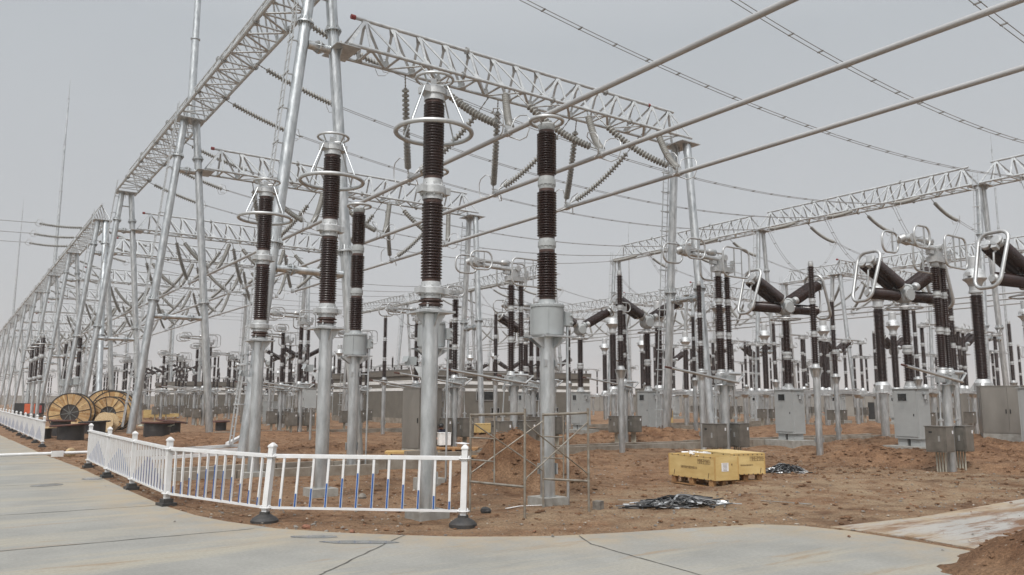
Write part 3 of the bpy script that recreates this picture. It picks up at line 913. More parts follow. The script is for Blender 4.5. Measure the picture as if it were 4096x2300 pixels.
def make_hd():
    """Double-break disconnector on a channel beam between two poles, along x."""
    a = Asset('beam_disconnector', 'disconnector')
    for s in (-1, 1):
        p = a.part('pole')
        p.tube((1.25 * s, 0, -0.5), (1.25 * s, 0, 2.34), 0.14, 'galv', n=16)
        p.lathe([(0.14, 2.1), (0.26, 2.3), (0.3, 2.31), (0.3, 2.35)], 'galv', 16, o=(1.25 * s, 0, 0), share=False)
    b = a.part('beam')
    for y in (-0.17, 0.17):
        b.box((0, y, 2.48), (4.5, 0.07, 0.25), 'galv_truss')
    for x in (-2.1, -1.25, 0, 1.25, 2.1):
        b.box((x, 0, 2.48), (0.3, 0.28, 0.2), 'galv_truss')
    for x in (-2.0, 0.0, 2.0):
        f = a.part('flange')
        f.lathe([(0.2, 2.606), (0.2, 2.64), (0.11, 2.8)], 'casting', 14, o=(x, 0, 0), share=False)
        for z0, z1 in ((2.8, 3.75), (3.95, 4.85), (5.05, 5.85)):
            sheds(a.part('insulator'), x, 0, z0, z1, 0.075, 0.125, 0.064, 14)
        for z0 in (3.75, 4.85):
            f = a.part('flange')
            f.lathe([(0.09, z0), (0.09, z0 + .06), (0.125, z0 + .07), (0.125, z0 + .13), (0.09, z0 + .14), (0.09, z0 + .2)], 'casting', 14, o=(x, 0, 0), share=False)
        c = a.part('contact')
        c.box((x, 0, 5.97), (0.4, 0.24, 0.22), 'casting')
        c.path(circle((x, 0, 5.95), 0.42, 20), 0.02, 'alu', 6, True)
        c.bar((x - 0.42, 0, 5.95), (x + 0.42, 0, 5.95), 0.03, 0.02, 'alu')
        c.path(circle((x + 0.3, -0.2, 6.12), 0.2, 16, Matrix.Rotation(R(90), 3, 'X')), 0.022, 'alu', 6, True)
    ar = a.part('arm')
    ar.tube((-2.0, 0, 6.12), (2.0, 0, 6.12), 0.06, 'alu', n=10)
    e = a.part('earthing_arm')
    e.tube((-1.9, -0.32, 2.55), (0.9, -0.32, 2.72), 0.035, 'alu', n=8)
    e.tube((-2.2, 0.3, 2.68), (2.2, 0.3, 2.68), 0.02, 'galv_truss', n=6)
    for x, y in ((-0.85, -0.1), (-1.68, 0.1)):
        cb = a.part('control_box')
        cb.box((x, y, 0.95), (0.46, 0.5, 0.66), 'steel_box')
        cb.box((x, y, 1.287), (0.52, 0.56, 0.012), 'steel_box')
        cb.box((x - 0.1, y - 0.26, 1.15), (0.05, 0.02, 0.08), 'paper')
        rd = a.part('drive_rod')
        rd.tube((x, y, 1.29), (x, y, 2.4), 0.024, 'galv', n=8)
        rd.box((x, y, 2.1), (0.1, 0.1, 0.1), 'galv')
        cd = a.part('conduit')
        for i in range(3):
            cd.tube((x, y - 0.08 + 0.08 * i, 0.62), (x, y - 0.08 + 0.08 * i, -0.4), 0.026, 'conduit', n=6)
    return a


# ------------------------------------------------------------------ steel gantries
def ladder(mb, p, q, w=0.36, step=0.3, side=(0, 1, 0), k='galv_truss'):
    p, q, side = Vector(p), Vector(q), Vector(side)
    d = q - p
    for s in (-0.5, 0.5):
        mb.bar(p + side * w * s, q + side * w * s, 0.045, 0.03, k, side)
    n = int(d.length / step)
    for i in range(1, n):
        c = p + d * (i / n)
        mb.tube(c - side * w * 0.5, c + side * w * 0.5, 0.011, k, n=5, caps=False)


def leg(mb, p, q, r, flanges, n=20):
    p, q = Vector(p), Vector(q)
    d = (q - p)
    mb.tube(p, q, r, 'galv', n=n)
    M = Matrix((d.normalized().orthogonal().normalized(), d.normalized().cross(d.normalized().orthogonal().normalized()), d.normalized())).transposed()
    for z in flanges:
        c = p + d * ((z - p.z) / d.z)
        mb.lathe([(r, -0.03), (r + 0.11, -0.03), (r + 0.11, 0.03), (r, 0.03)], 'galv', n, o=c, M=M, share=False)
        tmp = MB()
        ribs(tmp, 0, 0, 0.03, 0.22, r, r + 0.1, 14, 'galv_truss')
        ribs(tmp, 0, 0, -0.03, -0.22, r, r + 0.1, 14, 'galv_truss')
        mb.merge(tmp, Matrix.Translation(c) @ M.to_4x4())
    return p, d


def make_aframe(name='gantry_frame', top=17.95, half=2.05, tophalf=0.33, stub=True, along='x', r=0.21, fl=(7.35, 15.75), strut=6.45, with_ladder=True, brace=0):
    a = Asset(name, 'gantry')

    def P(u, z, v=0):
        return Vector((u, v, z)) if along == 'x' else Vector((v, u, z))

    def off(z, s):
        return s * (half + (tophalf - half) * (z / top))
    for s in (-1, 1):
        l = a.part('leg')
        z0 = -0.6
        leg(l, P(off(z0, s), z0), P(off(top, s), top), r, fl)
    def cross(z, rr):
        t = a.part('strut')
        A, B = P(off(z, -1) + r * 0.9, z), P(off(z, 1) - r * 0.9, z)
        t.tube(A, B, rr, 'galv', n=16)
        d = (B - A).normalized()
        M = Matrix((Vector((0, 0, 1)), d.cross(Vector((0, 0, 1))), d)).transposed()
        for f in ((0.22, 0.78) if (B - A).length > 1.2 else (0.5,)):
            c = A.lerp(B, f)
            t.lathe([(rr, -0.03), (rr + 0.09, -0.03), (rr + 0.09, 0.03), (rr, 0.03)], 'galv', 16, o=c, M=M, share=False)
            tmp = MB()
            ribs(tmp, 0, 0, 0.03, 0.2, rr, rr + 0.08, 10, 'galv_truss')
            ribs(tmp, 0, 0, -0.03, -0.2, rr, rr + 0.08, 10, 'galv_truss')
            t.merge(tmp, Matrix.Translation(c) @ M.to_4x4())
    cross(strut, 0.13)
    if stub:
        cross(14.95, 0.16)
        a.part('strut').tube(P(off(16.9, -1), 16.9), P(off(16.9, 1), 16.9), 0.05, 'galv', n=8)
        bp = a.part('beam_seat')
        bp.box(P(off(14.98, 1) + 0.28, 15.0), (0.95, 1.5, 0.03) if along == 'x' else (1.5, 0.95, 0.03), 'galv_truss')
        bp.plate([(off(14.98, 1) + 0.15, -0.5, 14.98), (off(14.98, 1) + 0.15, 0.5, 14.98), (off(14.98, 1) + 0.15, 0.15, 14.6), (off(14.98, 1) + 0.15, -0.15, 14.6)], 0.02, 'galv_truss')
    cp = a.part('cap_plate')
    cp.box(P(0, top + 0.02), (1.5, 1.3, 0.04) if along == 'x' else (1.3, 1.5, 0.04), 'galv_truss')
    tmp = MB()
    ribs(tmp, 0, 0, top, top - 0.35, 0.3, 0.6, 10, 'galv_truss')
    cp.merge(tmp)
    if brace:
        l = a.part('brace_leg')
        leg(l, (0.25, brace, -0.6), (0.25, brace * 0.06, top - 0.05), 0.24, fl)
    if with_ladder:
        ld = a.part('ladder')
        if along == 'x':
            A, B = Vector((off(0.4, -1) - 0.46, 0.0, 0.4)), Vector((off(top + 1.0, -1) - 0.46, 0.0, top + 1.0))
        else:
            A, B = Vector((-0.1, off(0.4, 1) + 0.46, 0.4)), Vector((-0.1, off(top - .2, 1) + 0.46, top - .2))
        side = (0, 1, 0) if along == 'x' else (1, 0, 0)
        ladder(ld, A, B, side=side)
        for i in range(1, 14):
            c = A.lerp(B, i / 14)
            ld.bar(c, c + (Vector((0.46, 0, 0)) if along == 'x' else Vector((0.05, -0.46, 0))), 0.06, 0.04, 'galv_truss')
            ld.bar(c - Vector(side) * 0.3, c + Vector(side) * 0.3, 0.05, 0.05, 'galv_truss')
    return a


def make_truss(name, L, e=0.95, h=1.45, w=1.3, panels=14, rc=0.07, red=True, thick=1.45):
    """Three-chord lattice beam along +x, standing on its two lower chords."""
    a = Asset(name, 'beam')
    for s in (-1, 1):
        c = a.part('bottom_chord')
        c.tube((0, s * w / 2, 0), (L, s * w / 2, 0), rc, 'galv_truss', n=10)
        for x in (L * 0.27, L * 0.52, L * 0.77):
            c.tube((x - 0.05, s * w / 2, 0), (x + 0.05, s * w / 2, 0), rc + 0.075, 'galv_dark', n=12)
    t = a.part('top_chord')
    t.tube((e - 0.45, 0, h), (L - e + 0.35, 0, h), rc * 1.06, 'galv_truss', n=10)
    for x in (L * 0.30, L * 0.72):
        t.tube((x - 0.05, 0, h), (x + 0.05, 0, h), rc + 0.085, 'galv_dark', n=12)
    if red:
        rb = a.part('red_tape')
        rb.tube((e - 0.60, 0, h), (e - 0.42, 0, h), rc * 1.35, 'red_tape', n=10)
        rb.tube((L - 2.4, 0, h), (L - 2.28, 0, h), rc * 1.2, 'red_tape', n=10)
    web = a.part('bracing')
    xs = [e + (L - 2 * e) * i / panels for i in range(panels + 1)]
    sl = Vector((0, w / 2, h)).normalized()
    b1, b2 = 0.075 * thick, 0.022 * thick
    for s in (-1, 1):
        nrm = Vector((0, s * h, w / 2)).normalized()
        for i, x in enumerate(xs):
            web.bar((x, s * w / 2, 0.0), (x, s * 0.03, h - 0.03), b1, b2, 'galv_truss', nrm)
            if i < panels:
                x2 = xs[i + 1]
                if x + x2 < L:
                    web.bar((x + 0.05, s * 0.04, h - 0.06), (x2, s * w / 2, 0.03), b1, b2, 'galv_truss', nrm)
                else:
                    web.bar((x, s * w / 2, 0.03), (x2 - 0.05, s * 0.04, h - 0.06), b1, b2, 'galv_truss', nrm)
            if 0 < i < panels:
                web.plate([(x - 0.22, s * w / 2, 0.02), (x + 0.22, s * w / 2, 0.02), (x + 0.10, s * (w / 2 - 0.12), 0.26), (x - 0.10, s * (w / 2 - 0.12), 0.26)], 0.012, 'galv_truss')
            web.plate([(x - 0.16, s * 0.02, h - 0.03), (x + 0.16, s * 0.02, h - 0.03), (x + 0.08, s * 0.12, h - 0.28), (x - 0.08, s * 0.12, h - 0.28)], 0.012, 'galv_truss')
        web.bar((0.05, s * w / 2, 0.03), (e, s * 0.03, h - 0.03), b1 * 1.2, b2, 'galv_truss', nrm)
        web.bar((L - 0.05, s * w / 2, 0.03), (L - e, s * 0.03, h - 0.03), b1 * 1.2, b2, 'galv_truss', nrm)
    for i, x in enumerate(xs):
        web.bar((x, -w / 2, -0.01), (x, w / 2, -0.01), b1, b2, 'galv_truss')
        if i < panels:
            s = 1 if i % 2 else -1
            web.bar((x, s * w / 2, -0.02), (xs[i + 1], -s * w / 2, -0.02), b1, b2, 'galv_truss')
        for s in (-1, 1):
            if i % 2 == 0:
                web.plate([(x - 0.2, s * w / 2, -0.012), (x + 0.2, s * w / 2, -0.012), (x + 0.1, s * (w / 2 - 0.25), -0.012), (x - 0.1, s * (w / 2 - 0.25), -0.012)], 0.012, 'galv_truss')
    return a


# ------------------------------------------------------------------ strings, bars and wires
def disc_string(mb_chain, mb_disc, P, Q, chain=0.9, tail=0.25, nd=17, r=0.132, sag=0.12, mb_tail=None, n=12):
    """Chain, then a run of grey discs bowed down by its own weight, from P to Q."""
    P, Q = Vector(P), Vector(Q)
    L = (Q - P).length

    def at(t):
        p = P.lerp(Q, t)
        p.z -= 4 * t * (1 - t) * sag
        return p
    t0, t1 = chain / L, 1 - tail / L
    for i in range(8):
        a, b = at(t0 * i / 8), at(t0 * (i + 1) / 8)
        mb_chain.tube(a, b, 0.02 if i % 2 else 0.034, 'galv_dark', n=6)
    (mb_tail or mb_chain).tube(at(t1), Q, 0.025, 'galv_dark', n=6)
    for i in range(nd):
        c = at(t0 + (t1 - t0) * (i + 0.5) / nd)
        d = (at(t0 + (t1 - t0) * (i + 1) / nd) - at(t0 + (t1 - t0) * i / nd))
        pitch = d.length
        d.normalize()
        x = d.orthogonal().normalized()
        M = Matrix((x, d.cross(x), d)).transposed()
        mb_disc.lathe([(0.07, -pitch * 0.52), (0.075, -pitch * 0.25), (r * 0.9, -pitch * 0.12), (r, pitch * 0.04), (r * 0.96, pitch * 0.2), (0.085, pitch * 0.28), (0.07, pitch * 0.52)], 'disc_grey', n, o=c, M=M)


def sagline(P, Q, sag, n=24):
    P, Q = Vector(P), Vector(Q)
    out = []
    for i in range(n + 1):
        t = i / n
        p = P.lerp(Q, t)
        p.z -= 4 * t * (1 - t) * sag
        out.append(p)
    return out


def twin(mb, pts, gap=0.1, r=0.017, every=5, axis=(0, 1, 0), n=6):
    ax = Vector(axis)
    for s in (-1, 1):
        mb.path([p + ax * gap * s for p in pts], r, 'wire', n, caps=False)
    for i in range(2, len(pts) - 1, every):
        mb.bar(pts[i] - ax * gap * 1.25, pts[i] + ax * gap * 1.25, 0.06, 0.045, 'galv_dark')
# ------------------------------------------------------------------ the ground and the paving
ROAD = [(2.2, 300), (2.46, 49.8), (2.89, 32.3), (3.2, 24.7), (3.28, 18.4), (3.35, 15.7), (3.52, 14.05), (3.74, 13.1), (4.17, 11.95), (4.77, 11.1), (5.40, 10.42), (6.0, 9.85), (6.55, 9.47), (7.2, 9.1), (8.21, 8.78), (9.06, 8.58), (10.44, 8.2), (10.9, 7.7), (11.06, 7.0), (11.0, 6.0), (10.9, 5.2), (10.4, 3.4), (9.9, -30)]
ROAD_POLY = ROAD + [(-60, -30), (-60, 300)]
SLAB = [(11.17, 7.42), (13.28, 7.18), (17.48, 7.32), (30, 7.45), (60, 7.6), (60, -30), (10.3, -30), (10.75, 3.4), (11.1, 5.1), (11.32, 6.2)]


def pip(px, py, poly):
    ins = np.zeros(px.shape, bool)
    n = len(poly)
    for i in range(n):
        x0, y0 = poly[i]
        x1, y1 = poly[(i + 1) % n]
        c = ((y0 > py) != (y1 > py))
        with np.errstate(divide='ignore', invalid='ignore'):
            xi = (x1 - x0) * (py - y0) / (y1 - y0 + 1e-12) + x0
        ins ^= c & (px < xi)
    return ins


def dist(px, py, poly):
    d = np.full(px.shape, 1e9)
    n = len(poly)
    for i in range(n):
        x0, y0 = poly[i]
        x1, y1 = poly[(i + 1) % n]
        dx, dy = x1 - x0, y1 - y0
        t = np.clip(((px - x0) * dx + (py - y0) * dy) / (dx * dx + dy * dy + 1e-12), 0, 1)
        d = np.minimum(d, np.hypot(px - x0 - t * dx, py - y0 - t * dy))
    return d


def vnoise(x, y, seed=0):
    xi, yi = np.floor(x).astype(np.int64), np.floor(y).astype(np.int64)
    fx, fy = x - xi, y - yi
    fx, fy = fx * fx * (3 - 2 * fx), fy * fy * (3 - 2 * fy)

    def h(a, b):
        k = (a * 374761393 + b * 668265263 + seed * 974711) & 0xFFFFFFFF
        k = ((k ^ (k >> 13)) * 1274126177) & 0xFFFFFFFF
        return ((k ^ (k >> 16)) & 0xFFFF) / 32767.5 - 1
    return (h(xi, yi) * (1 - fx) + h(xi + 1, yi) * fx) * (1 - fy) + (h(xi, yi + 1) * (1 - fx) + h(xi + 1, yi + 1) * fx) * fy


def fbm(x, y, s, seed=0, oct=4):
    t = np.zeros_like(x)
    a = 1.0
    for i in range(oct):
        t += a * vnoise(x * s, y * s, seed + i)
        s *= 2.1
        a *= 0.5
    return t


MOUNDS = [  # x, y, radius along image-ish axes, height
    (10.72, 15.4, 0.70, 0.98), (11.3, 14.9, 0.60, 0.38), (11.9, 14.4, 0.6, 0.2), (10.1, 15.9, 0.5, 0.25),
    (10.4, 4.15, 0.52, 0.22), (9.75, 4.42, 0.33, 0.10), (11.2, 3.9, 0.55, 0.22), (10.8, 3.1, 0.9, 0.42),
    (13.6, 29.6, 1.6, 0.25), (9.3, 30.5, 1.8, 0.22), (8.5, 43.5, 3.0, 0.22), (15.5, 43.0, 2.5, 0.3), (9.2, 36, 2.5, 0.22),
    (28.2, 17.9, 1.1, 0.38), (26.2, 16.4, 1.6, 0.2), (29.5, 14.6, 1.6, 0.25), (35.5, 17.5, 2.2, 0.42), (34.6, 20.6, 1.2, 0.15), (38.5, 14.5, 2.5, 0.35),
    (27.6, 29.5, 1.7, 0.42), (29.4, 28.0, 1.5, 0.35), (32.0, 29.8, 1.6, 0.35), (24.5, 33.0, 2.2, 0.2),
    (39.6, 27.5, 2.2, 0.3), (46.0, 33.0, 2.6, 0.35), (44.0, 25.5, 2.4, 0.45), (52.0, 30.0, 3.0, 0.4), (36.0, 35.5, 2.0, 0.2),
    (20.6, 20.0, 1.7, -0.12), (24.6, 14.0, 1.2, -0.25), (24.4, 10.7, 0.8, -0.2), (26.6, 12.2, 1.6, 0.3), (22.0, 25.0, 2.2, 0.12), (25.9, 15.2, 0.9, 0.28), (22.4, 17.2, 0.8, 0.2), (19.6, 18.2, 0.9, 0.2), (28.4, 13.0, 1.0, 0.34), (31.0, 12.2, 1.2, 0.38), (17.2, 20.4, 1.0, 0.18), (21.4, 13.2, 0.9, 0.12), (19.0, 25.8, 1.1, 0.2),
    (8.3, 16.4, 0.9, -0.12), (7.2, 13.0, 0.8, -0.06), (7.9, 14.2, 0.8, 0.08),
]


def ground_z(x, y):
    ins = pip(x, y, ROAD_POLY) | pip(x, y, SLAB)
    d = np.minimum(dist(x, y, ROAD_POLY), dist(x, y, SLAB))
    k = np.clip(d / 9, 0, 1)
    z = -0.015 - 0.10 * k * k * (3 - 2 * k)
    e = np.clip(d / 1.0, 0, 1)
    far = np.hypot(x, y)
    amp = np.clip(far / 30, 0.5, 1.3)
    z += e * amp * (0.045 * fbm(x, y, 0.35, 3) + 0.05 * fbm(x, y, 1.1, 9) * np.clip(far / 12 - 0.6, 0.15, 1) + 0.018 * fbm(x, y, 3.2, 21, 3))
    z += 0.025 * np.exp(-((d - 0.35) / 0.3) ** 2) * np.clip(fbm(x, y, 0.8, 31), 0, 1)
    for mx, my, r, h in MOUNDS:
        q = np.hypot(x - mx, y - my) / r
        q = q * (1 + 0.22 * vnoise(x * 1.3 + mx, y * 1.3, 5))
        m_ = h * np.exp(-0.5 * np.maximum(0, q) ** 2.4)
        z += m_ * (1 + 0.16 * fbm(x, y, 2.2, 41, 3))
    z = np.where(ins & (d > 0.04), np.minimum(z, -0.07), z)
    # the loose heap by the corner spills over the paving
    spill = np.zeros_like(x)
    for mx, my, r, h in MOUNDS[4:8]:
        q = np.hypot(x - mx, y - my) / r * (1 + 0.25 * vnoise(x * 2.3 + mx, y * 2.3, 6))
        spill += h * np.exp(-0.5 * q ** 2.6)
    z = np.where(ins & (spill > 0.03), np.maximum(z, spill - 0.05 + 0.03 * fbm(x, y, 3.0, 51, 3) + 0.02 * fbm(x, y, 9.0, 52, 2)), z)
    return z


def axis(lo, a, b, hi, step):
    m = list(np.arange(a, b + 1e-6, step))
    s, p, left = step, a, []
    while p > lo:
        s *= 1.11
        p -= s
        left.append(p)
    s, p, right = step, b, []
    while p < hi:
        s *= 1.11
        p += s
        right.append(p)
    return np.array(left[::-1] + m + right)


gx, gy = axis(-2500, 2.0, 34, 3000, 0.14), axis(-1200, 2.0, 33, 3000, 0.14)
X, Y = np.meshgrid(gx, gy)
Z = ground_z(X, Y)
nx, ny = len(gx), len(gy)
me = bpy.data.meshes.new('ground')
me.vertices.add(nx * ny)
me.vertices.foreach_set('co', np.stack([X, Y, Z], -1).astype(np.float32).ravel())
ii = (np.arange(ny - 1)[:, None] * nx + np.arange(nx - 1)[None, :]).ravel()
quads = np.stack([ii, ii + 1, ii + nx + 1, ii + nx], -1).astype(np.int32)
me.loops.add(quads.size)
me.loops.foreach_set('vertex_index', quads.ravel())
me.polygons.add(len(quads))
me.polygons.foreach_set('loop_start', np.arange(0, quads.size, 4, dtype=np.int32))
me.polygons.foreach_set('loop_total', np.full(len(quads), 4, np.int32))
me.polygons.foreach_set('use_smooth', np.ones(len(quads), bool))
me.update(calc_edges=True)
me.materials.append(MATS['soil'])
grit = np.exp(-0.5 * (((X - 13.6) / 4.2) ** 2 + ((Y - 10.4) / 1.7) ** 2)) * 1.0 + 0.75 * np.exp(-0.5 * (((X - 20) / 5) ** 2 + ((Y - 10) / 2.0) ** 2))
grit += 0.30 + 0.25 * np.exp(-0.5 * (((X - 9) / 5) ** 2 + ((Y - 25) / 4) ** 2))
hm = np.zeros_like(X)
for mx, my, r, h in MOUNDS:
    if h > 0.2:
        hm += np.exp(-0.5 * (np.hypot(X - mx, Y - my) / r) ** 2)
grit = np.clip(grit * (1 - np.clip(hm, 0, 1)), 0, 1)
ga = me.attributes.new('grit', 'FLOAT', 'POINT')
ga.data.foreach_set('value', grit.astype(np.float32).ravel())
tag(new_obj('ground', me), None, None, kind='structure')


def gz(x, y):
    return float(ground_z(np.array([float(x)]), np.array([float(y)]))[0])


def slab_mesh(name, poly, k, top, thick, edge_fn):
    """Paving cut to its outline, finely divided so that wear can be painted along its edge."""
    import bmesh
    bm = bmesh.new()
    vs = [bm.verts.new((x, y, top)) for x, y in poly]
    bm.faces.new(vs)
    for ax, vals in ((0, np.concatenate([np.arange(-4, 22, 0.5), [30, 40, 50]])), (1, np.concatenate([np.arange(2, 30, 0.5), [40, 60, 80, 120]]))):
        for v in vals:
            co = [0, 0, 0]
            no = [0, 0, 0]
            co[ax], no[ax] = v, 1
            bmesh.ops.bisect_plane(bm, geom=bm.verts[:] + bm.edges[:] + bm.faces[:], plane_co=co, plane_no=no)
    r = bmesh.ops.extrude_face_region(bm, geom=bm.faces[:])
    bmesh.ops.translate(bm, verts=[e for e in r['geom'] if isinstance(e, bmesh.types.BMVert)], vec=(0, 0, -thick))
    bmesh.ops.recalc_face_normals(bm, faces=bm.faces)
    m_ = bpy.data.meshes.new(name)
    bm.to_mesh(m_)
    bm.free()
    m_.materials.append(MATS[k])
    P = np.empty(len(m_.vertices) * 3, np.float32)
    m_.vertices.foreach_get('co', P)
    P = P.reshape(-1, 3)
    at = m_.attributes.new('edge', 'FLOAT', 'POINT')
    at.data.foreach_set('value', edge_fn(P[:, 0], P[:, 1]).astype(np.float32))
    return tag(new_obj(name, m_), None, None, kind='structure')


slab_mesh('road', ROAD_POLY, 'slab', 0.0, 0.2, lambda x, y: np.clip(1.0 - dist(x, y, ROAD_POLY) / 1.5, 0, 1) * 0.9)
slab_mesh('pavement', SLAB, 'slab_dirty', -0.004, 0.2, lambda x, y: np.clip(1.0 - dist(x, y, SLAB) / 0.9, 0, 1))
jb = MB()
for pts in ([(-30, 16.0), (0.88, 15.76), (3.35, 15.68)], [(-30, 12.3), (0.71, 12.13), (3.89, 12.09)], [(2.0, 7.03), (3.59, 8.66), (5.47, 10.36)], [(7.47, 8.93), (7.18, 8.3), (7.05, 7.3), (6.93, 6.22), (6.6, 2.0)], [(-30, 28), (1.44, 27.83), (3.1, 27.3)], [(-30, 21.4), (3.2, 20.9)], [(-30, 35), (2.7, 34.6)], [(-30, 43), (2.5, 42.6)]):
    for p, q in zip(pts, pts[1:]):
        n_ = max(2, int(math.hypot(q[0] - p[0], q[1] - p[1]) / 0.18))
        pr = None
        for i in range(n_ + 1):
            t = i / n_
            c = Vector((p[0] + (q[0] - p[0]) * t, p[1] + (q[1] - p[1]) * t, 0.0))
            d = Vector((q[0] - p[0], q[1] - p[1], 0)).normalized()
            s = Vector((-d.y, d.x, 0))
            c += s * (0.012 * rnd.uniform(-1, 1))
            w_ = rnd.uniform(0.008, 0.016)
            cur = (c - s * w_, c + s * w_)
            if pr:
                jb.add([(v.x, v.y, 0.004) for v in (pr[0], cur[0], cur[1], pr[1])], [(0, 1, 2, 3)], 'joint')
            pr = cur
mat('joint', (0.11, 0.105, 0.092), 0.95, var=0.3, scale=12.0)
structure('road_joint', jb)
mat('puddle', (0.10, 0.105, 0.10), 0.16, 0.0, col2=(0.20, 0.20, 0.185), scale=2.5, rvar=0.14)
for i, (px_, py_, a_, b_, rot) in enumerate(((2.0, 20.6, 0.33, 0.26, 0.3), (4.7, 10.18, 0.52, 0.13, -0.62), (4.36, 10.93, 0.34, 0.11, -0.62), (3.0, 21.6, 0.22, 0.3, 0))):
    pb = MB()
    pts = []
    for j in range(36):
        t = 2 * math.pi * j / 36
        r_ = 1 + 0.2 * mnoise.noise((math.cos(t) * 1.3 + i * 7, math.sin(t) * 1.3, 0))
        u_, v_ = a_ * r_ * math.cos(t), b_ * r_ * math.sin(t)
        pts.append((px_ + u_ * math.cos(rot) - v_ * math.sin(rot), py_ + u_ * math.sin(rot) + v_ * math.cos(rot), 0.005))
    pb.add(pts, [tuple(range(36))], 'puddle')
    structure('puddle', pb)

# concrete cable trenches and kerbs in the yard
tr = MB()
for (x0, y0), (x1, y1), w_, h_ in (((13.0, 23.6), (45, 23.4), 0.22, 0.10), ((13.0, 24.7), (45, 24.5), 0.22, 0.10), ((4.2, 20.6), (9.8, 20.2), 0.2, 0.10), ((4.2, 21.6), (12.2, 21.3), 0.2, 0.14), ((26, 40.2), (60, 40.0), 0.2, 0.06), ((12, 44.8), (60, 44.6), 0.25, 0.10)):
    n_ = int(math.hypot(x1 - x0, y1 - y0) / 1.5)
    for i in range(n_):
        a_, b_ = i / n_, (i + 1) / n_ - 0.012 / n_
        dz = rnd.uniform(-0.012, 0.012)
        tr.bar((x0 + (x1 - x0) * a_, y0 + (y1 - y0) * a_, h_ - 0.2 + dz), (x0 + (x1 - x0) * b_, y0 + (y1 - y0) * b_, h_ - 0.2 + dz), w_, 0.5, 'kerb_conc')
structure('trench_kerb', tr)

# stones and grit strewn on the soil: past counting
gb_ = MB()
rs = random.Random(3)
cand = []
while len(cand) < 7000:
    x_, y_ = 3.0 + 24 * rs.random() ** 1.6, 5.0 + 17 * rs.random() ** 1.3
    if seen(x_, y_, 0, 50):
        cand.append((x_, y_))
CX, CY = np.array([c[0] for c in cand]), np.array([c[1] for c in cand])
onp = pip(CX, CY, ROAD_POLY) | pip(CX, CY, SLAB)
ed = np.minimum(dist(CX, CY, ROAD_POLY), dist(CX, CY, SLAB))
CZ = ground_z(CX, CY)
for x_, y_, on_, e_, z0_ in zip(CX.tolist(), CY.tolist(), onp, ed, CZ.tolist()):
    if on_ and ((rs.random() < 0.97 or e_ > 0.6) if x_ < 11 else rs.random() < 0.75):
        continue
    s_ = 0.008 + 0.03 * rs.random() ** 4
    z_ = (max(z0_, 0.0) if on_ else z0_) + s_ * 0.3
    q = Matrix.Rotation(rs.random() * 6.3, 3, 'Z') @ Matrix.Diagonal((s_ * rs.uniform(0.7, 1.5), s_ * rs.uniform(0.6, 1.1), s_ * rs.uniform(0.45, 0.8)))
    vv = [q @ Vector(p) + Vector((x_, y_, z_)) for p in ((1, 0, 0), (-1, 0, 0), (0, 1, 0), (0, -1, 0), (0, 0, 1), (0.5, 0.6, 0.6), (-0.5, 0.5, 0.6), (0.4, -0.6, 0.5))]
    gb_.add(vv, [(0, 2, 5), (2, 6, 5), (2, 1, 6), (5, 6, 4), (0, 5, 4), (0, 4, 7), (0, 7, 3), (7, 4, 3), (4, 6, 1), (4, 1, 3)], rs.choice(('stone', 'stone', 'stone_red', 'stone_pale')))
cand = []
while len(cand) < 6500:
    x_, y_ = 2.5 + 36 * rs.random() ** 1.3, 5.0 + 34 * rs.random() ** 1.2
    if seen(x_, y_, 0, 50):
        cand.append((x_, y_))
for mx_, my_, mr_, mh_ in MOUNDS:
    if mh_ > 0.1 and mx_ < 40:
        cand += [(mx_ + rs.gauss(0, mr_), my_ + rs.gauss(0, mr_)) for _ in range(int(170 * mr_))]
CX, CY = np.array([c[0] for c in cand]), np.array([c[1] for c in cand])
onp = pip(CX, CY, ROAD_POLY) | pip(CX, CY, SLAB)
CZ = ground_z(CX, CY)
ICO = ((1, 0, 0.1), (-0.9, 0.1, 0), (0.1, 1, 0), (0, -1, 0.1), (0, 0, 0.9), (0.55, 0.6, 0.55), (-0.55, 0.5, 0.6), (0.5, -0.6, 0.5), (-0.5, -0.55, 0.55), (0, 0, -0.7))
for x_, y_, on_, z0_ in zip(CX.tolist(), CY.tolist(), onp, CZ.tolist()):
    if on_ and z0_ < 0.02:
        continue
    far_ = math.hypot(x_, y_)
    s_ = (0.012 + 0.045 * rs.random() ** 3) * min(1.6, 0.6 + far_ / 25)
    q = Matrix.Rotation(rs.random() * 6.3, 3, 'Z') @ Matrix.Diagonal((s_ * rs.uniform(0.7, 1.4), s_ * rs.uniform(0.6, 1.1), s_ * rs.uniform(0.4, 0.8)))
    vv = [q @ (Vector(p) * rs.uniform(0.75, 1.15)) + Vector((x_, y_, z0_ + s_ * 0.12)) for p in ICO]
    gb_.add(vv, [(0, 2, 5), (2, 6, 5), (2, 1, 6), (5, 6, 4), (0, 5, 4), (0, 4, 7), (0, 7, 3), (7, 8, 3), (7, 4, 8), (8, 4, 6), (8, 6, 1), (8, 1, 3)], 'soil')
mat('stone_red', (0.20, 0.10, 0.055), 0.95, var=0.25, scale=9.0)
mat('stone_pale', (0.37, 0.32, 0.26), 0.95, var=0.2, scale=9.0)
tag(new_obj('gravel', gb_.mesh('gravel')), None, None, kind='stuff')
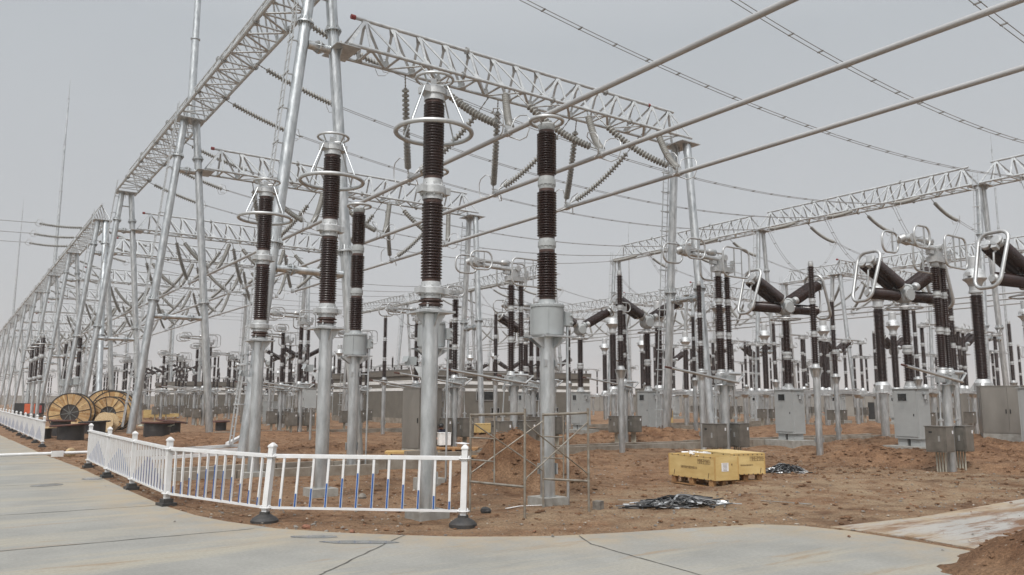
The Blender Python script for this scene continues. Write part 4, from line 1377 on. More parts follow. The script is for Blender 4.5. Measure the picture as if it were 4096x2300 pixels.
# ------------------------------------------------------------------ the switchyard
ROWS1, ROWS2 = [27.2, 47.2, 67.4], [79.5, 99.7, 119.9, 140.1, 160.3, 180.5, 200.7, 220.9, 241.1]
BEAM_Y = ROWS1 + ROWS2
NTH = ['first', 'second', 'third', 'fourth', 'fifth', 'sixth', 'seventh', 'eighth', 'ninth', 'tenth', 'eleventh', 'twelfth']
XA, XT, XB = 10.3, 62.5, 94.0           # near gantry line, far gantry line, last gantry line
ZT = 18.0
BAYS = [(7.0, 0), (27.2, 1), (47.4, 2), (79.5, 3), (99.7, 4), (119.9, 5), (140.1, 6), (160.3, 7)]
BAYNAME = ['in front of cross beam one', 'between cross beams one and two', 'between cross beams two and three', 'past cross beam four', 'past cross beam five', 'past cross beam six', 'past cross beam seven', 'past cross beam eight']
PH = [(15.4, 'left'), (9.8, 'middle'), (4.1, 'right')]
BARX = [16.3, 20.9, 25.4]
ZBAR = 11.75


def depth(x, y):
    return Vector((x, y, 0)).dot(fw)


# gantry frames of the near line
AF = make_aframe()
AFB = make_aframe('gantry_frame', brace=-4.4)
for i, y in enumerate([-0.5] + BEAM_Y):
    if i == 0:
        AF.place((XA, y, 0), 0, 'galvanised A-frame at the paved corner beside the open yard', 'A-frames of the near gantry')
        continue
    k = AFB if y == 79.5 else AF
    k.place((XA, y, 0), 0, f'tall galvanised A-frame with ladder under the {NTH[i - 1]} cross beam', 'A-frames of the near gantry', far=depth(XA, y) > 120)
# long beams along the near line
LB = {}


def long_beam(x, y0, y1, label, group, off=0.25, far=False):
    L = round(y1 - y0 - 2 * off, 1)
    if L not in LB:
        LB[L] = make_truss('lattice_beam', L, h=1.6, w=1.5, rc=0.086, thick=1.6, panels=max(8, int(L / 1.3)), red=False)
    return LB[L].place((x, y0 + off, ZT + 0.06), R(90), label, group, far)


for (y0, y1, nm) in ((-0.5, 27.2, 'overhead before the first A-frame'), (27.2, 47.2, 'from first to second A-frame'), (47.2, 67.4, 'from second to third A-frame'), (79.5, 99.7, 'from fourth to fifth A-frame'), (99.7, 119.9, 'from fifth to sixth A-frame'), (119.9, 140.1, 'from sixth to seventh A-frame'), (140.1, 160.3, 'from seventh to eighth A-frame'), (160.3, 180.5, 'from eighth to ninth A-frame'), (180.5, 200.7, 'from ninth to tenth A-frame'), (200.7, 220.9, 'from tenth to eleventh A-frame'), (220.9, 241.1, 'from eleventh to twelfth A-frame')):
    long_beam(XA, y0, y1, 'high lattice beam along the near gantry ' + nm, 'high beams of the near gantry', far=y0 > 110)
# lightning masts
MA = Asset('lightning_mast', 'lightning mast')
mm = MA.part('mast_tube')
for (z0, z1, r0, r1) in ((0, 5.0, 0.225, 0.21), (5.0, 11.5, 0.19, 0.17), (11.5, 18.0, 0.145, 0.125), (18.0, 24.5, 0.10, 0.08)):
    mm.tube((0, 0, z0), (0, 0, z1), r0, 'galv', r1, n=12)
    mm.lathe([(r0, z1 - 0.03), (r0 + 0.05, z1 - 0.03), (r0 + 0.05, z1 + 0.03), (r0 * 0.7, z1 + 0.03)], 'galv', 12, share=False)
MA.part('spike').tube((0, 0, 24.5), (0, 0, 27.3), 0.03, 'galv_dark', 0.01, n=6)
for y, nm in ((47.2, 'second'), (119.9, 'sixth'), (200.7, 'tenth')):
    MA.place((XA, y, ZT), 0, f'slender grey lightning mast rising from the {nm} A-frame', 'lightning masts')
MG = Asset('lightning_mast', 'lightning mast')
for p_ in MA.parts:
    MG.part(p_[0]).merge(p_[1], Matrix.Translation((0, 0, 18)))
MG.parts[0][1].tube((0, 0, -0.5), (0, 0, 18.0), 0.21, 'galv', 0.17, n=12)
for x, y, nm in ((134.8, 141.0, 'far beyond the brick building'), (135.9, 57.0, 'behind the back wall, towering over the breakers')):
    MG.place((x, y, 0), 0, f'thin lightning mast standing {nm}', 'lightning masts')

# cross beams, their far frames, busbars and V strings
CB = make_truss('cross_beam', 18.7)
FF = make_aframe('gantry_frame', top=14.85, half=1.5, tophalf=0.42, stub=False, along='y', r=0.2, fl=(7.35,), strut=6.9)
FFN = make_aframe('gantry_frame', top=14.85, half=1.5, tophalf=0.42, stub=False, along='y', r=0.2, fl=(7.35,), strut=6.9, with_ladder=False)
VS = {}
for bx in (0,):
    for side in (-1, 1):
        for tx in (-1, 1):
            A = Asset('insulator_string', 'insulator string')
            ch, ds = A.part('chain'), A.part('discs')
            disc_string(ch, ds, (2.05 * tx, 0.62 * side, 3.3), (0.20 * tx, 3.72 * side, 0.28), chain=0.85 if tx * side > 0 else 0.45, tail=0.3, nd=22, r=0.158, sag=0.36, mb_tail=A.part('link'))
            VS[(side, tx)] = A
CL = Asset('busbar_clamp', 'clamp')
c_ = CL.part('yoke')
c_.lathe([(0.10, -0.12), (0.135, -0.11), (0.135, 0.11), (0.10, 0.12)], 'alu', 14, M=Matrix.Rotation(R(90), 3, 'X'), share=False)
c_.plate([(-0.2, 0, 0.27), (0.2, 0, 0.27), (0.06, 0, 0.06), (-0.06, 0, 0.06)], 0.03, 'galv_truss')
for s in (-1, 1):
    c_.box((0.12 * s, 0, 0.1), (0.05, 0.16, 0.1), 'alu')
    rg = CL.part('grading_ring')
    rg.path([(0.12 * s, 0.05, 0.2), (0.5 * s, 0.3, 0.75), (0.62 * s, 0.1, 0.85), (0.62 * s, -0.35, 0.72), (0.6 * s, -0.5, 0.5), (0.58 * s, -0.5, 0.1), (0.54 * s, -0.4, -0.16), (0.45 * s, -0.1, -0.22), (0.2 * s, 0.2, -0.06), (0.1 * s, 0.1, 0.0)], 0.022, 'alu', 7)


def cross_row(i, y, x0, flip, name):
    """One cross beam with its end frame, V strings and clamps. The last yard is the mirror image of the near one."""
    d = depth(x0 + 8, y)
    far = d > 62
    CB.place((x0, y, 15.1), 0, f'{NTH[i]} lattice cross beam {name}, counted from the paved corner', 'cross beams ' + name, far)
    xf = x0 + 18.6 if not flip else x0 + 0.1
    (FF if not flip else FFN).place((xf, y, 0), 0, f'slim A-frame holding the outer end of the {NTH[i]} cross beam {name}', 'end frames ' + name, far)
    for j in range(3):
        bx = BARX[j] if not flip else 104.3 - BARX[j]
        bn = ('left', 'middle', 'right')[j]
        for side in (-1, 1):
            sn = 'front' if side < 0 else 'back'
            yc = y + side * 3.85
            if seen(bx, yc, ZBAR, 350):
                CL.place((bx, yc, ZBAR), 0 if side < 0 else R(180), f'ringed clamp on {bn} tube, {sn} of {NTH[i]} cross beam {name}', 'busbar clamps', far)
            for tx in (-1, 1):
                if seen(bx + 2 * tx, y + 2 * side, 14, 350):
                    VS[(side, tx)].place((bx, y, ZBAR), 0, f'{"left" if tx < 0 else "right"} arm, {sn} V string, {bn} tube, {NTH[i]} cross beam {name}', 'V strings of grey discs', far)


for i, y in enumerate(BEAM_Y):
    cross_row(i, y, 11.2, False, 'near the fence')
for i, y in enumerate([47.2, 67.4, 79.5, 99.7, 119.9]):
    cross_row(i, y, 74.5, True, 'by the back wall')
for j in range(3):
    for (y0, y1, nm) in ((1.0, 70.5, 'running over the paved corner'), (76.5, 246.0, 'beyond the reels')):
        mb = MB()
        mb.tube((0, 0, 0), (0, y1 - y0, 0), 0.096, 'busbar', n=16)
        single('busbar', mb, f'long grey tubular busbar, {("left", "middle", "right")[j]} of three {nm}', 'busbar', (BARX[j], y0, ZBAR), 0, 'tubular busbars')
    mb = MB()
    mb.tube((0, 0, 0), (0, 105, 0), 0.088, 'busbar', n=10)
    single('busbar', mb, f'distant grey tubular busbar by the back wall, {("right", "middle", "left")[j]} of three', 'busbar', (104.3 - BARX[j], 30, ZBAR), 0, 'tubular busbars')

# far gantry line with its beams
AT = make_aframe('gantry_frame', half=1.7, tophalf=0.35, stub=False, r=0.2, fl=(7.35, 14.2))
for i, y in enumerate([7.2] + BEAM_Y[:7]):
    AT.place((XT, y, 0), 0, f'distant A-frame with ladder, number {i + 1} of the far gantry', 'A-frames of the far gantry', far=depth(XT, y) > 75)
    if i >= 1:
        AT.place((XB, y, 0), 0, f'faint A-frame, number {i} of the last gantry by the back wall', 'A-frames of the last gantry', far=True)
for (y0, y1, nm) in ((7.2, 27.2, 'first'), (27.2, 47.2, 'second'), (47.2, 67.4, 'third'), (79.5, 99.7, 'fourth'), (99.7, 119.9, 'fifth'), (119.9, 140.1, 'sixth')):
    long_beam(XT, y0, y1, f'{nm} lattice beam of the far gantry, hung with strings', 'high beams of the far gantry', far=depth(XT, y0) > 70)
    if y0 > 20:
        long_beam(XB, y0, y1, f'{nm} lattice beam of the last gantry by the back wall', 'high beams of the last gantry', far=True)


# tension strings, twin conductors and jumpers across the yard
def tension(nm, loc, rz, label, far):
    if nm not in TS:
        A = Asset('insulator_string', 'insulator string')
        ch, ds = A.part('chain'), A.part('discs')
        drop, sag = (1.25, 0.10) if nm == 'near' else ((1.25, 0.28) if nm == 'down' else (0.10, 0.16))
        disc_string(ch, ds, (0, 0, 0), (4.3, 0, -drop), chain=0.55, tail=0.3, nd=24, r=0.15, sag=sag, mb_tail=A.part('link'))
        y_ = A.part('yoke')
        y_.plate([(4.3, -0.14, -drop), (4.3, 0.14, -drop), (4.5, 0.1, -drop), (4.5, -0.1, -drop)], 0.03, 'galv_truss')
        for s in (-1, 1):
            h = A.part('grading_ring')
            h.path([(4.3, 0.05 * s, -drop), (4.15, 0.2 * s, -drop + 0.3), (3.85, 0.26 * s, -drop + 0.32), (3.75, 0.28 * s, -drop), (3.9, 0.26 * s, -drop - 0.3), (4.2, 0.2 * s, -drop - 0.25), (4.4, 0.05 * s, -drop)], 0.016, 'alu', 6)
        TS[nm] = A
    return TS[nm].place(loc, rz, label, 'tension strings of grey discs', far)


TS = {}
for y0, b in BAYS:
    if b > 5:
        continue
    for off, pn in PH:
        y = y0 + off
        far = depth(20, y) > 60
        pos = BAYNAME[b]
        sg = {'left': 1.4, 'middle': 2.0, 'right': 2.6}[pn] if b == 0 else 1.7
        tension('near', (XA + 0.6, y, ZT), 0, f'{pn} disc string pulling a conductor off the near gantry {pos}', far)
        tension('near', (XT - 0.7, y, ZT), R(180), f'{pn} disc string at the far gantry, facing camera, {pos}', far or depth(XT, y) > 70)
        mb = MB()
        twin(mb, sagline((XA + 5.1, y, ZT - 1.27), (XT - 5.2, y, ZT - 1.27), sg, 46), every=2 if b < 3 else 4)
        single('twin_conductor', mb, f'{pn} pair of spaced wires crossing the yard {pos}', 'conductor', group='twin conductors over the yard')
        if b < 5:
            tension('down', (XT + 0.7, y, ZT), 0, f'{pn} disc string sloping down behind the far gantry {pos}', far or depth(XT, y) > 70)
            mb = MB()
            twin(mb, sagline((XT + 5.2, y, ZT - 1.3), (XB - 0.7, y, ZT - 0.8), 1.4, 24), every=3)
            single('twin_conductor', mb, f'{pn} pair of wires running on from the far gantry {pos}', 'conductor', group='twin conductors beyond the far gantry')
            mb = MB()
            twin(mb, sagline((XT - 5.1, y, ZT - 1.3), (XT + 5.1, y, ZT - 1.35), 3.4, 22), every=4, r=0.015)
            single('jumper_wire', mb, f'{pn} looped pair of wires slung under the far gantry {pos}', 'wire', group='jumper loops under the far gantry')
for j, (y, pn) in enumerate(((94.9, 'lowest'), (89.3, 'middle'), (83.6, 'topmost'))):
    tension('out', (XA - 0.6, y, ZT), R(180), f'{pn} level disc string pulling out over the road, against the sky', False)
    mb = MB()
    twin(mb, sagline((XA - 5.1, y, ZT - 0.12), (-60, y, ZT + 1.0), 1.0, 16), every=3)
    single('twin_conductor', mb, f'{pn} pair of wires leaving the yard over the road', 'conductor', group='outgoing conductors')

# equipment standing on the yard
AR, CV = make_arrester(), make_cvt()
for (x, y, nm, rz) in ((6.62, 11.78, 'front', 0), (6.40, 15.82, 'second', 0), (6.39, 20.2, 'third', 0)):
    AR.place((x, y, 0), rz, f'{nm} brown surge arrester with two rings, behind the white fence', 'surge arresters behind the near fence')
for (x, y, nm) in ((9.36, 12.08, 'front'), (9.28, 16.45, 'second'), (9.28, 20.8, 'third')):
    CV.place((x, y, 0), 0, f'{nm} brown-stacked voltage transformer with round grey tank, behind the arresters', 'voltage transformers behind the near fence')
for (y, nm) in ((79.5, 'tallest-looking'), (84.6, 'middle'), (89.7, 'lowest-looking')):
    AR.place((6.45, y, 0), 0, f'{nm} of three distant arresters beyond the cable drums', 'arresters beyond the drums', True)
    CV.place((9.3, y, 0), 0, f'{nm} of three distant voltage transformers between gantry legs', 'transformers beyond the drums', True)

KN, ES, SUP, HD, CT = make_knee(), make_knee(True), make_post_insulator(), make_hd(), make_ct()
BK2, BK1 = make_breaker(True), make_breaker(False)
NO_GO = [(29.5, 49.5, 52.5, 77), (23, 110, 68, 128)]   # the two buildings


def put(asset, x, y, rz, label, group, z=0.0, near=46):
    if not seen(x, y):
        return
    for a0, b0, a1, b1 in NO_GO:
        if a0 - 1.5 < x < a1 + 1.5 and b0 - 1.5 < y < b1 + 1.5:
            return
    asset.place((x, y, z), rz, label, group, depth(x, y) > near)


for y0, b in BAYS:
    pos = BAYNAME[b]
    for k, (off, pn) in enumerate(PH):
        y = y0 + off
        kx, ky = ((15.9, y), (20.1, y), (23.9, y + 0.7))[k]
        put(KN, kx, ky, 0, f'knee-arm disconnector with looped rings, {pn} of three {pos}', 'knee-arm disconnectors')
        put(BK2 if b == 0 else BK1, 31.2, y + (1.1 if (b == 0 and k == 2) else 0), R(-9), f'grey-cabinet breaker with dark V arms, {pn} of three {pos}', 'circuit breakers', near=60)
        put(CT, (39.0, 37.3 if b == 0 else 37.9, 37.2)[k], y, 0, f'thick dark-bodied current transformer with domed head, {pn} of three {pos}', 'current transformers')
        put(HD, 45.2, y, 0, f'two-pole beam disconnector with three dark stacks, {pn} of three {pos}', 'beam disconnectors')
        put(CT, 56.3, y, 0, f'second-row current transformer with domed head, {pn} of three {pos}', 'second-row current transformers')
        put(HD, 50.6, y + 0.4, 0, f'second beam disconnector with three dark stacks, {pn} of three {pos}', 'second beam disconnectors')
        put(SUP, 34.9, y, 0, f'dark post insulator between breaker and transformer, {pn} of three {pos}', 'post insulators behind the breakers')
        put(SUP, 41.9, y - 0.3, 0, f'slim post insulator behind the first transformer row, {pn} of three {pos}'.replace(' the first', ' first'), 'post insulators behind the transformers')
        put(SUP, 53.7, y, 0, f'slim post insulator before second transformer row, {pn} of three {pos}', 'second-row post insulators')
        if b in (0, 1, 2, 3, 4):
            put(BK1, 66.5, y, 0, f'distant V-arm breaker under the far gantry, {pn} of three {pos}', 'second-row circuit breakers')
            put(HD, 71.5, y, 0, f'distant beam disconnector behind the far gantry, {pn} of three {pos}', 'second-row beam disconnectors')
            put(KN, 104.3 - BARX[k], y, R(180), f'distant knee-arm disconnector by the back wall, {pn} of three {pos}', 'back-row disconnectors')
            if b in (1, 2):
                put(SUP, 76.5, y, 0, f'distant post insulator near the back wall, {pn} of three {pos}', 'back-row post insulators')
    put(SUP, 20.9, y0 + 15.4, 0, f'dark flared-foot post insulator, left one under the tubes {pos}', 'post insulators under the tubes')
    put(SUP, 25.4, y0 + 15.4, 0, f'dark flared-foot post insulator beside the left breaker {pos}', 'post insulators under the tubes')
    put(SUP, 25.0, y0 + 9.8, 0, f'dark flared-foot post insulator beside the middle breaker {pos}', 'post insulators under the tubes')
for i, y in enumerate(BEAM_Y[:7]):
    for j in range(3):
        put(ES, BARX[j], y - 0.2, 0, f'single-stack earthing switch, {("left", "middle", "right")[j]} of three under the {NTH[i]} cross beam', 'earthing switches under the cross beams')
# ------------------------------------------------------------------ fences
def fence(posts, leans, label, feet, step=0.245, foot_big=()):
    root = tag(new_obj('fence', None, None, (posts[0][0], posts[0][1], 0)), label, 'fence', 'white panel fences')
    o = Vector((posts[0][0], posts[0][1], 0))
    for i, (x, y) in enumerate(posts):
        p = MB()
        b = Vector((x, y, 0)) - o
        lean = Vector((*leans.get(i, (0, 0)), 1.0))
        nb = posts[min(i + 1, len(posts) - 1)]
        pb = posts[max(i - 1, 0)]
        d = Vector((nb[0] - pb[0], nb[1] - pb[1], 0)).normalized()
        M = Matrix((d, Vector((-d.y, d.x, 0)), Vector((0, 0, 1)))).transposed()
        sh = Matrix(((1, 0, lean.x), (0, 1, lean.y), (0, 0, 1)))
        q = MB()
        q.box((0, 0, 0.64), (0.09, 0.09, 1.04), 'white_paint', M)
        c4 = MB()
        c4.lathe([(0.076, 1.158), (0.076, 1.168), (0.022, 1.21), (0.006, 1.214)], 'white_paint', 4, M=M @ Matrix.Rotation(R(45), 3, 'Z'), share=False)
        c4.s = [False] * len(c4.s)
        q.merge(c4)
        q.box((0, 0, 1.150), (0.112, 0.112, 0.018), 'white_paint', M)
        for zz in (0.21, 1.0):
            q.path(rrect((0, 0, zz), M @ Vector((1, 0, 0)), M @ Vector((0, 1, 0)), 0.17, 0.14, 0.05), 0.012, 'white_paint', 6, True)
            for s in (-1, 1):
                q.lathe([(0.045, 0), (0.045, 0.012), (0.03, 0.016)], 'white_paint', 12, o=M @ Vector((s * 0.057, 0, zz)), M=M @ Matrix.Rotation(R(90) * s, 3, 'Y'))
        p.merge(q, Matrix.Translation(b) @ sh.to_4x4())
        po = new_obj('post', p.mesh('post'), root)
        f = MB()
        big = i in foot_big
        w = 0.175 if big else 0.125
        zf = max(0.0, gz(x, y))
        if big:
            f.lathe([(w * 1.22, -0.03), (w * 1.22, 0.025), (w * 1.02, 0.06), (w * 0.6, 0.105), (0.085, 0.115), (0.08, 0.15), (0.0001, 0.15)], 'rubber', 22, o=b + Vector((0, 0, zf)), share=False)
        else:
            f.box(b + Vector((0, 0, zf + 0.055)), (0.21, 0.17, 0.12), 'rubber', M)
            f.box(b + Vector((0, 0, zf + 0.02)), (0.34, 0.26, 0.06), 'rubber', M)
        new_obj('foot', f.mesh('foot'), po)
    for i, (a, c) in enumerate(zip(posts, posts[1:])):
        A, B = Vector((*a, 0)) - o, Vector((*c, 0)) - o
        la, lb = Vector((*leans.get(i, (0, 0)), 0)), Vector((*leans.get(i + 1, (0, 0)), 0))
        d = (B - A).normalized()
        nrm = Vector((-d.y, d.x, 0))
        pm = MB()

        def at(t, z):
            return A.lerp(B, t) + la.lerp(lb, t) * z + Vector((0, 0, z))
        L = (B - A).length
        e = 0.035 / L
        pm.bar(at(e, 1.0), at(1 - e, 1.0), 0.05, 0.05, 'white_paint')
        pm.bar(at(e, 1.03), at(1 - e, 1.03), 0.03, 0.012, 'white_paint')
        pm.bar(at(e, 0.21), at(1 - e, 0.21), 0.036, 0.036, 'white_paint')
        n = max(3, int(round((L - 0.2) / step)))
        for j in range(n):
            t = (0.16 + (L - 0.32) * (j + 0.25) / (n - 0.5)) / L
            pm.bar(at(t, 0.225), at(t, 0.985), 0.032, 0.036, 'white_paint', d)
        bm_ = pm
        for j in range(n):
            t = (0.16 + (L - 0.32) * (j + 0.25) / (n - 0.5)) / L
            peak = 1 - abs((j - (n - 1) / 2) / ((n - 1) / 2 + 0.3))
            top = 0.225 + 0.10 + 0.47 * peak
            for s in (-1, 1):
                off = nrm * (0.0185 * s)
                bm_.bar(at(t, 0.23) + off, at(t, top) + off, 0.003, 0.026, 'blue_strip', d)
        new_obj('panel', pm.mesh('panel'), root)
    return root


fence([(3.39, 25.25), (3.37, 21.95), (3.38, 18.8), (3.40, 15.6), (4.24, 12.72), (6.62, 10.66)], {4: (0.075, 0.02), 5: (0.02, 0.0)},
      'white panel fence with blue strips along the paving, bending round the corner', True, foot_big=(4, 5))
fence([(3.27, 36.9 + 3.1 * i) for i in range(11)], {}, 'white panel fence farther down the road, ending before the cable reels', True)

# ------------------------------------------------------------------ scaffold frames
sc = Asset('scaffold', 'scaffold')
PA, PB, PC, PD = [Vector(p) for p in ((7.55, 12.15, 0), (7.76, 10.62, 0), (8.95, 11.75, 0), (9.22, 10.72, 0))]
PA, PB, PC, PD = Vector((7.62, 12.05, 0)), Vector((7.79, 10.66, 0)), Vector((8.98, 11.72, 0)), Vector((9.27, 10.80, 0))
orig = PB.copy()
for (a, b, nm) in ((PA, PB, 0), (PC, PD, 1)):
    fr = sc.part('frame')
    za, zb = 1.66, 1.72
    a, b = a - orig, b - orig
    U = Vector((0, 0, 1))
    fr.tube(a + U * -0.1, a + U * za, 0.021, 'scaf', n=10)
    fr.tube(b + U * -0.1, b + U * (zb + 0.04), 0.021, 'scaf', n=10)
    fr.tube(a + U * (za - 0.03), b + U * (zb - 0.04), 0.024, 'scaf', n=10)
    fr.tube(a + U * 0.48, b + U * 0.50, 0.021, 'scaf', n=8)
    m_ = a.lerp(b, 0.46)
    fr.tube(m_ + U * 0.49, m_ + U * (za - 0.02), 0.014, 'scaf', n=8)
    for z in (0.86, 1.24):
        fr.tube(a + U * z, m_ + U * z, 0.013, 'scaf', n=8)
for a, b in ((PA, PC), (PB, PD)):
    a, b = a - orig, b - orig
    U = Vector((0, 0, 1))
    for z0, z1 in ((1.52, 0.62), (0.62, 1.52)):
        br = sc.part('cross_brace')
        br.tube(a + U * z0, b + U * z1, 0.012, 'scaf', n=8)
        br.tube(a + U * z0 - Vector((0.02, 0, 0)), a + U * z0 + Vector((0.03, 0, 0)), 0.02, 'scaf', n=6)
sc.place(tuple(orig), 0, 'bare scaffold of two rusty pipe frames with crossed braces', 'scaffolds')

# ------------------------------------------------------------------ packing crates
def text_part(body, size, loc, rot, parent, k='ink', sx=1.0):
    cu = bpy.data.curves.new('lettering', 'FONT')
    cu.body = body
    cu.size = size
    cu.extrude = 0.0008
    cu.align_x = 'CENTER'
    cu.align_y = 'CENTER'
    cu.materials.append(MATS[k])
    t_ = bpy.data.objects.new('lettering', cu)
    COL.objects.link(t_)
    lm = bpy.data.meshes.new_from_object(t_.evaluated_get(bpy.context.evaluated_depsgraph_get()))
    bpy.data.objects.remove(t_)
    lm.name = 'lettering'
    o = new_obj('lettering', lm, parent, loc)
    o.rotation_euler = rot
    o.scale = (sx, 1, 1)
    return o


def crate(loc, rz, L, W, H, is_open, label, note, lift=0.16, ws=1.0, words=True):
    root = tag(new_obj('crate', None, None, loc, rz), label, 'crate', 'yellow plywood crates')
    p = MB()
    for y in (-W * 0.42, 0, W * 0.42):
        for x in (-L * 0.42, -0.02 * L, L * 0.40):
            p.box((x, y, lift * 0.55), (0.14, 0.1, lift * 0.7), 'pallet')
        p.box((0, y, 0.01), (L * 0.96, 0.1, 0.022), 'pallet')
    for x in (-L * 0.42, -0.02 * L, L * 0.40):
        p.box((x, 0, lift * 0.95), (0.12, W * 0.98, 0.022), 'pallet')
    new_obj('pallet', p.mesh('pallet'), root)
    t = 0.018
    names = (('side', (0, -W / 2, 0), (L, t)), ('side', (0, W / 2, 0), (L, t)), ('side', (-L / 2, 0, 0), (t, W - t)), ('side', (L / 2, 0, 0), (t, W - t)))
    for nm, c, s in names:
        q = MB()
        q.box((c[0], c[1], lift + 0.01 + H / 2), (s[0] - (0 if s[0] > s[1] else 0.002), s[1] - (0 if s[0] > s[1] else 0.002), H - 0.004), 'ply')
        new_obj('side', q.mesh('side'), root)
    q = MB()
    q.box((0, 0, lift + 0.02), (L - 0.04, W - 0.04, 0.014), 'ply_raw')
    new_obj('floor', q.mesh('floor'), root)
    e = MB()
    for sx in (-1, 1):
        for sy in (-1, 1):
            e.box((sx * (L / 2 + 0.001), sy * (W / 2 + 0.001), lift + 0.01 + H / 2), (0.03, 0.03, H), 'ply_raw')
    for z in (lift + 0.02, lift + H - 0.01):
        for sy in (-1, 1):
            for j in range(7):
                e.box((-L * 0.42 + L * 0.14 * j, sy * (W / 2 + 0.012), z), (0.035, 0.01, 0.02), 'drum_steel')
            e.box((0, sy * (W / 2 + 0.006), z), (L * 0.985, 0.012, 0.018), 'ply_raw')
        for j in range(3):
            e.box((-(L / 2 + 0.012), -W * 0.3 + W * 0.3 * j, z), (0.01, 0.035, 0.02), 'drum_steel')
    new_obj('edging', e.mesh('edging'), root)
    if not is_open:
        l = MB()
        l.box((0, 0, lift + H + 0.02), (L + 0.02, W + 0.02, 0.018), 'ply')
        new_obj('lid', l.mesh('lid'), root)
    if words:
        yf = -W / 2 - t / 2 - 0.004
        text_part('河南平高电气股份有限公司', 0.07 * ws, (-0.05 * L, yf, lift + H * 0.47), (R(90), 0, 0), root, sx=0.72)
        b = MB()
        x0, z0 = L * 0.28, lift + H * 0.78
        for j in range(6):
            x = x0 + (j - 2.5) * 0.075
            b.box((x, yf, z0 + 0.05), (0.066, 0.003, 0.006), 'ink')
            b.box((x, yf, z0 - 0.05), (0.066, 0.003, 0.006), 'ink')
            for s in (-1, 1):
                b.box((x + 0.033 * s, yf, z0), (0.006, 0.003, 0.1), 'ink')
            kind = j % 3
            if kind == 0:
                b.plate([(x - 0.02, yf, z0 + 0.03), (x + 0.02, yf, z0 + 0.03), (x, yf, z0 - 0.005)], 0.003, 'ink')
                b.box((x, yf, z0 - 0.018), (0.006, 0.003, 0.03), 'ink')
            elif kind == 1:
                for s in (-1, 1):
                    b.box((x + 0.012 * s, yf, z0 - 0.01), (0.009, 0.003, 0.05), 'ink')
                    b.plate([(x + 0.012 * s - 0.012, yf, z0 + 0.012), (x + 0.012 * s + 0.012, yf, z0 + 0.012), (x + 0.012 * s, yf, z0 + 0.036)], 0.003, 'ink')
            else:
                b.box((x, yf, z0 + 0.01), (0.04, 0.003, 0.012), 'ink')
                b.box((x, yf, z0 - 0.012), (0.008, 0.003, 0.04), 'ink')
        for x in (-L * 0.38, L * 0.37):
            b.box((x, yf, lift + H * 0.2), (0.02, 0.003, 0.13), 'ink', Matrix.Rotation(0.25, 3, 'Y'))
        new_obj('handling_mark', b.mesh('handling_mark'), root)
    if note:
        xf = L / 2 + t / 2 + 0.004
        pp = MB()
        pp.box((xf, -0.08 * W, lift + H * 0.58), (0.004, 0.30 * W, 0.36 * H), 'paper')
        for j in range(6):
            pp.box((xf + 0.003, -0.08 * W, lift + H * 0.72 - 0.055 * H * j), (0.002, (0.22 if j == 0 else 0.17) * W, 0.008), 'ink')
        pp.box((xf, 0.22 * W, lift + H * 0.68), (0.004, 0.03, 0.04), 'ink')
        new_obj('packing_note', pp.mesh('packing_note'), root)
    return root



c1 = crate((15.12, 13.38, gz(15.1, 13.4)), R(-98), 1.66, 0.70, 0.54, True, 'open yellow plywood crate on a pallet, foam scraps lying on its edge', True)
crate((16.46, 13.68, gz(16.4, 13.6)), R(-14), 0.98, 1.5, 0.50, False, 'closed yellow plywood crate on a pallet, beside the open crate', False, ws=0.62)
fo = MB()
for i in range(20):
    q = Matrix.Rotation(rnd.random() * 6, 3, 'Z') @ Matrix.Rotation(rnd.gauss(0, 0.4), 3, 'X')
    fo.box((15.62 + rnd.gauss(0, 0.05), 13.95 + rnd.gauss(0, 0.16), 0.50 + rnd.random() * 0.12), (rnd.uniform(0.06, 0.2), rnd.uniform(0.06, 0.15), rnd.uniform(0.015, 0.05)), 'poly_white', q)
single('packing_scrap', fo, 'heap of torn white foam and film where the two crates meet', 'packing scrap')
crate((23.95, 38.6, gz(23.9, 38.6)), R(-10), 0.75, 0.7, 0.55, False, 'small yellow crate with white note, left of the long one by the building', False, words=False)
crate((26.0, 39.6, gz(26.0, 39.6)), R(-6), 1.5, 0.8, 0.5, False, 'long yellow crate near the grey building, behind the scaffold', False, words=False)
crate((46.2, 45.5, gz(46, 45)), R(-8), 2.2, 1.3, 0.95, False, 'yellow crate far off between the switch poles', False, words=False)
crate((16.8, 86.5, gz(17, 86)), R(-10), 1.2, 1.0, 0.75, False, 'yellow crate far beyond the black reels', False, words=False)
crate((17.7, 84.6, gz(17.7, 84.6)), R(-12), 2.7, 1.0, 0.3, False, 'low brown crate far beyond the black reels', False, words=False)
crate((60.5, 27.6, gz(60.5, 27.6)), R(0), 1.2, 1.0, 0.8, False, 'yellow crate beside the big steel cabinet', False, words=False)

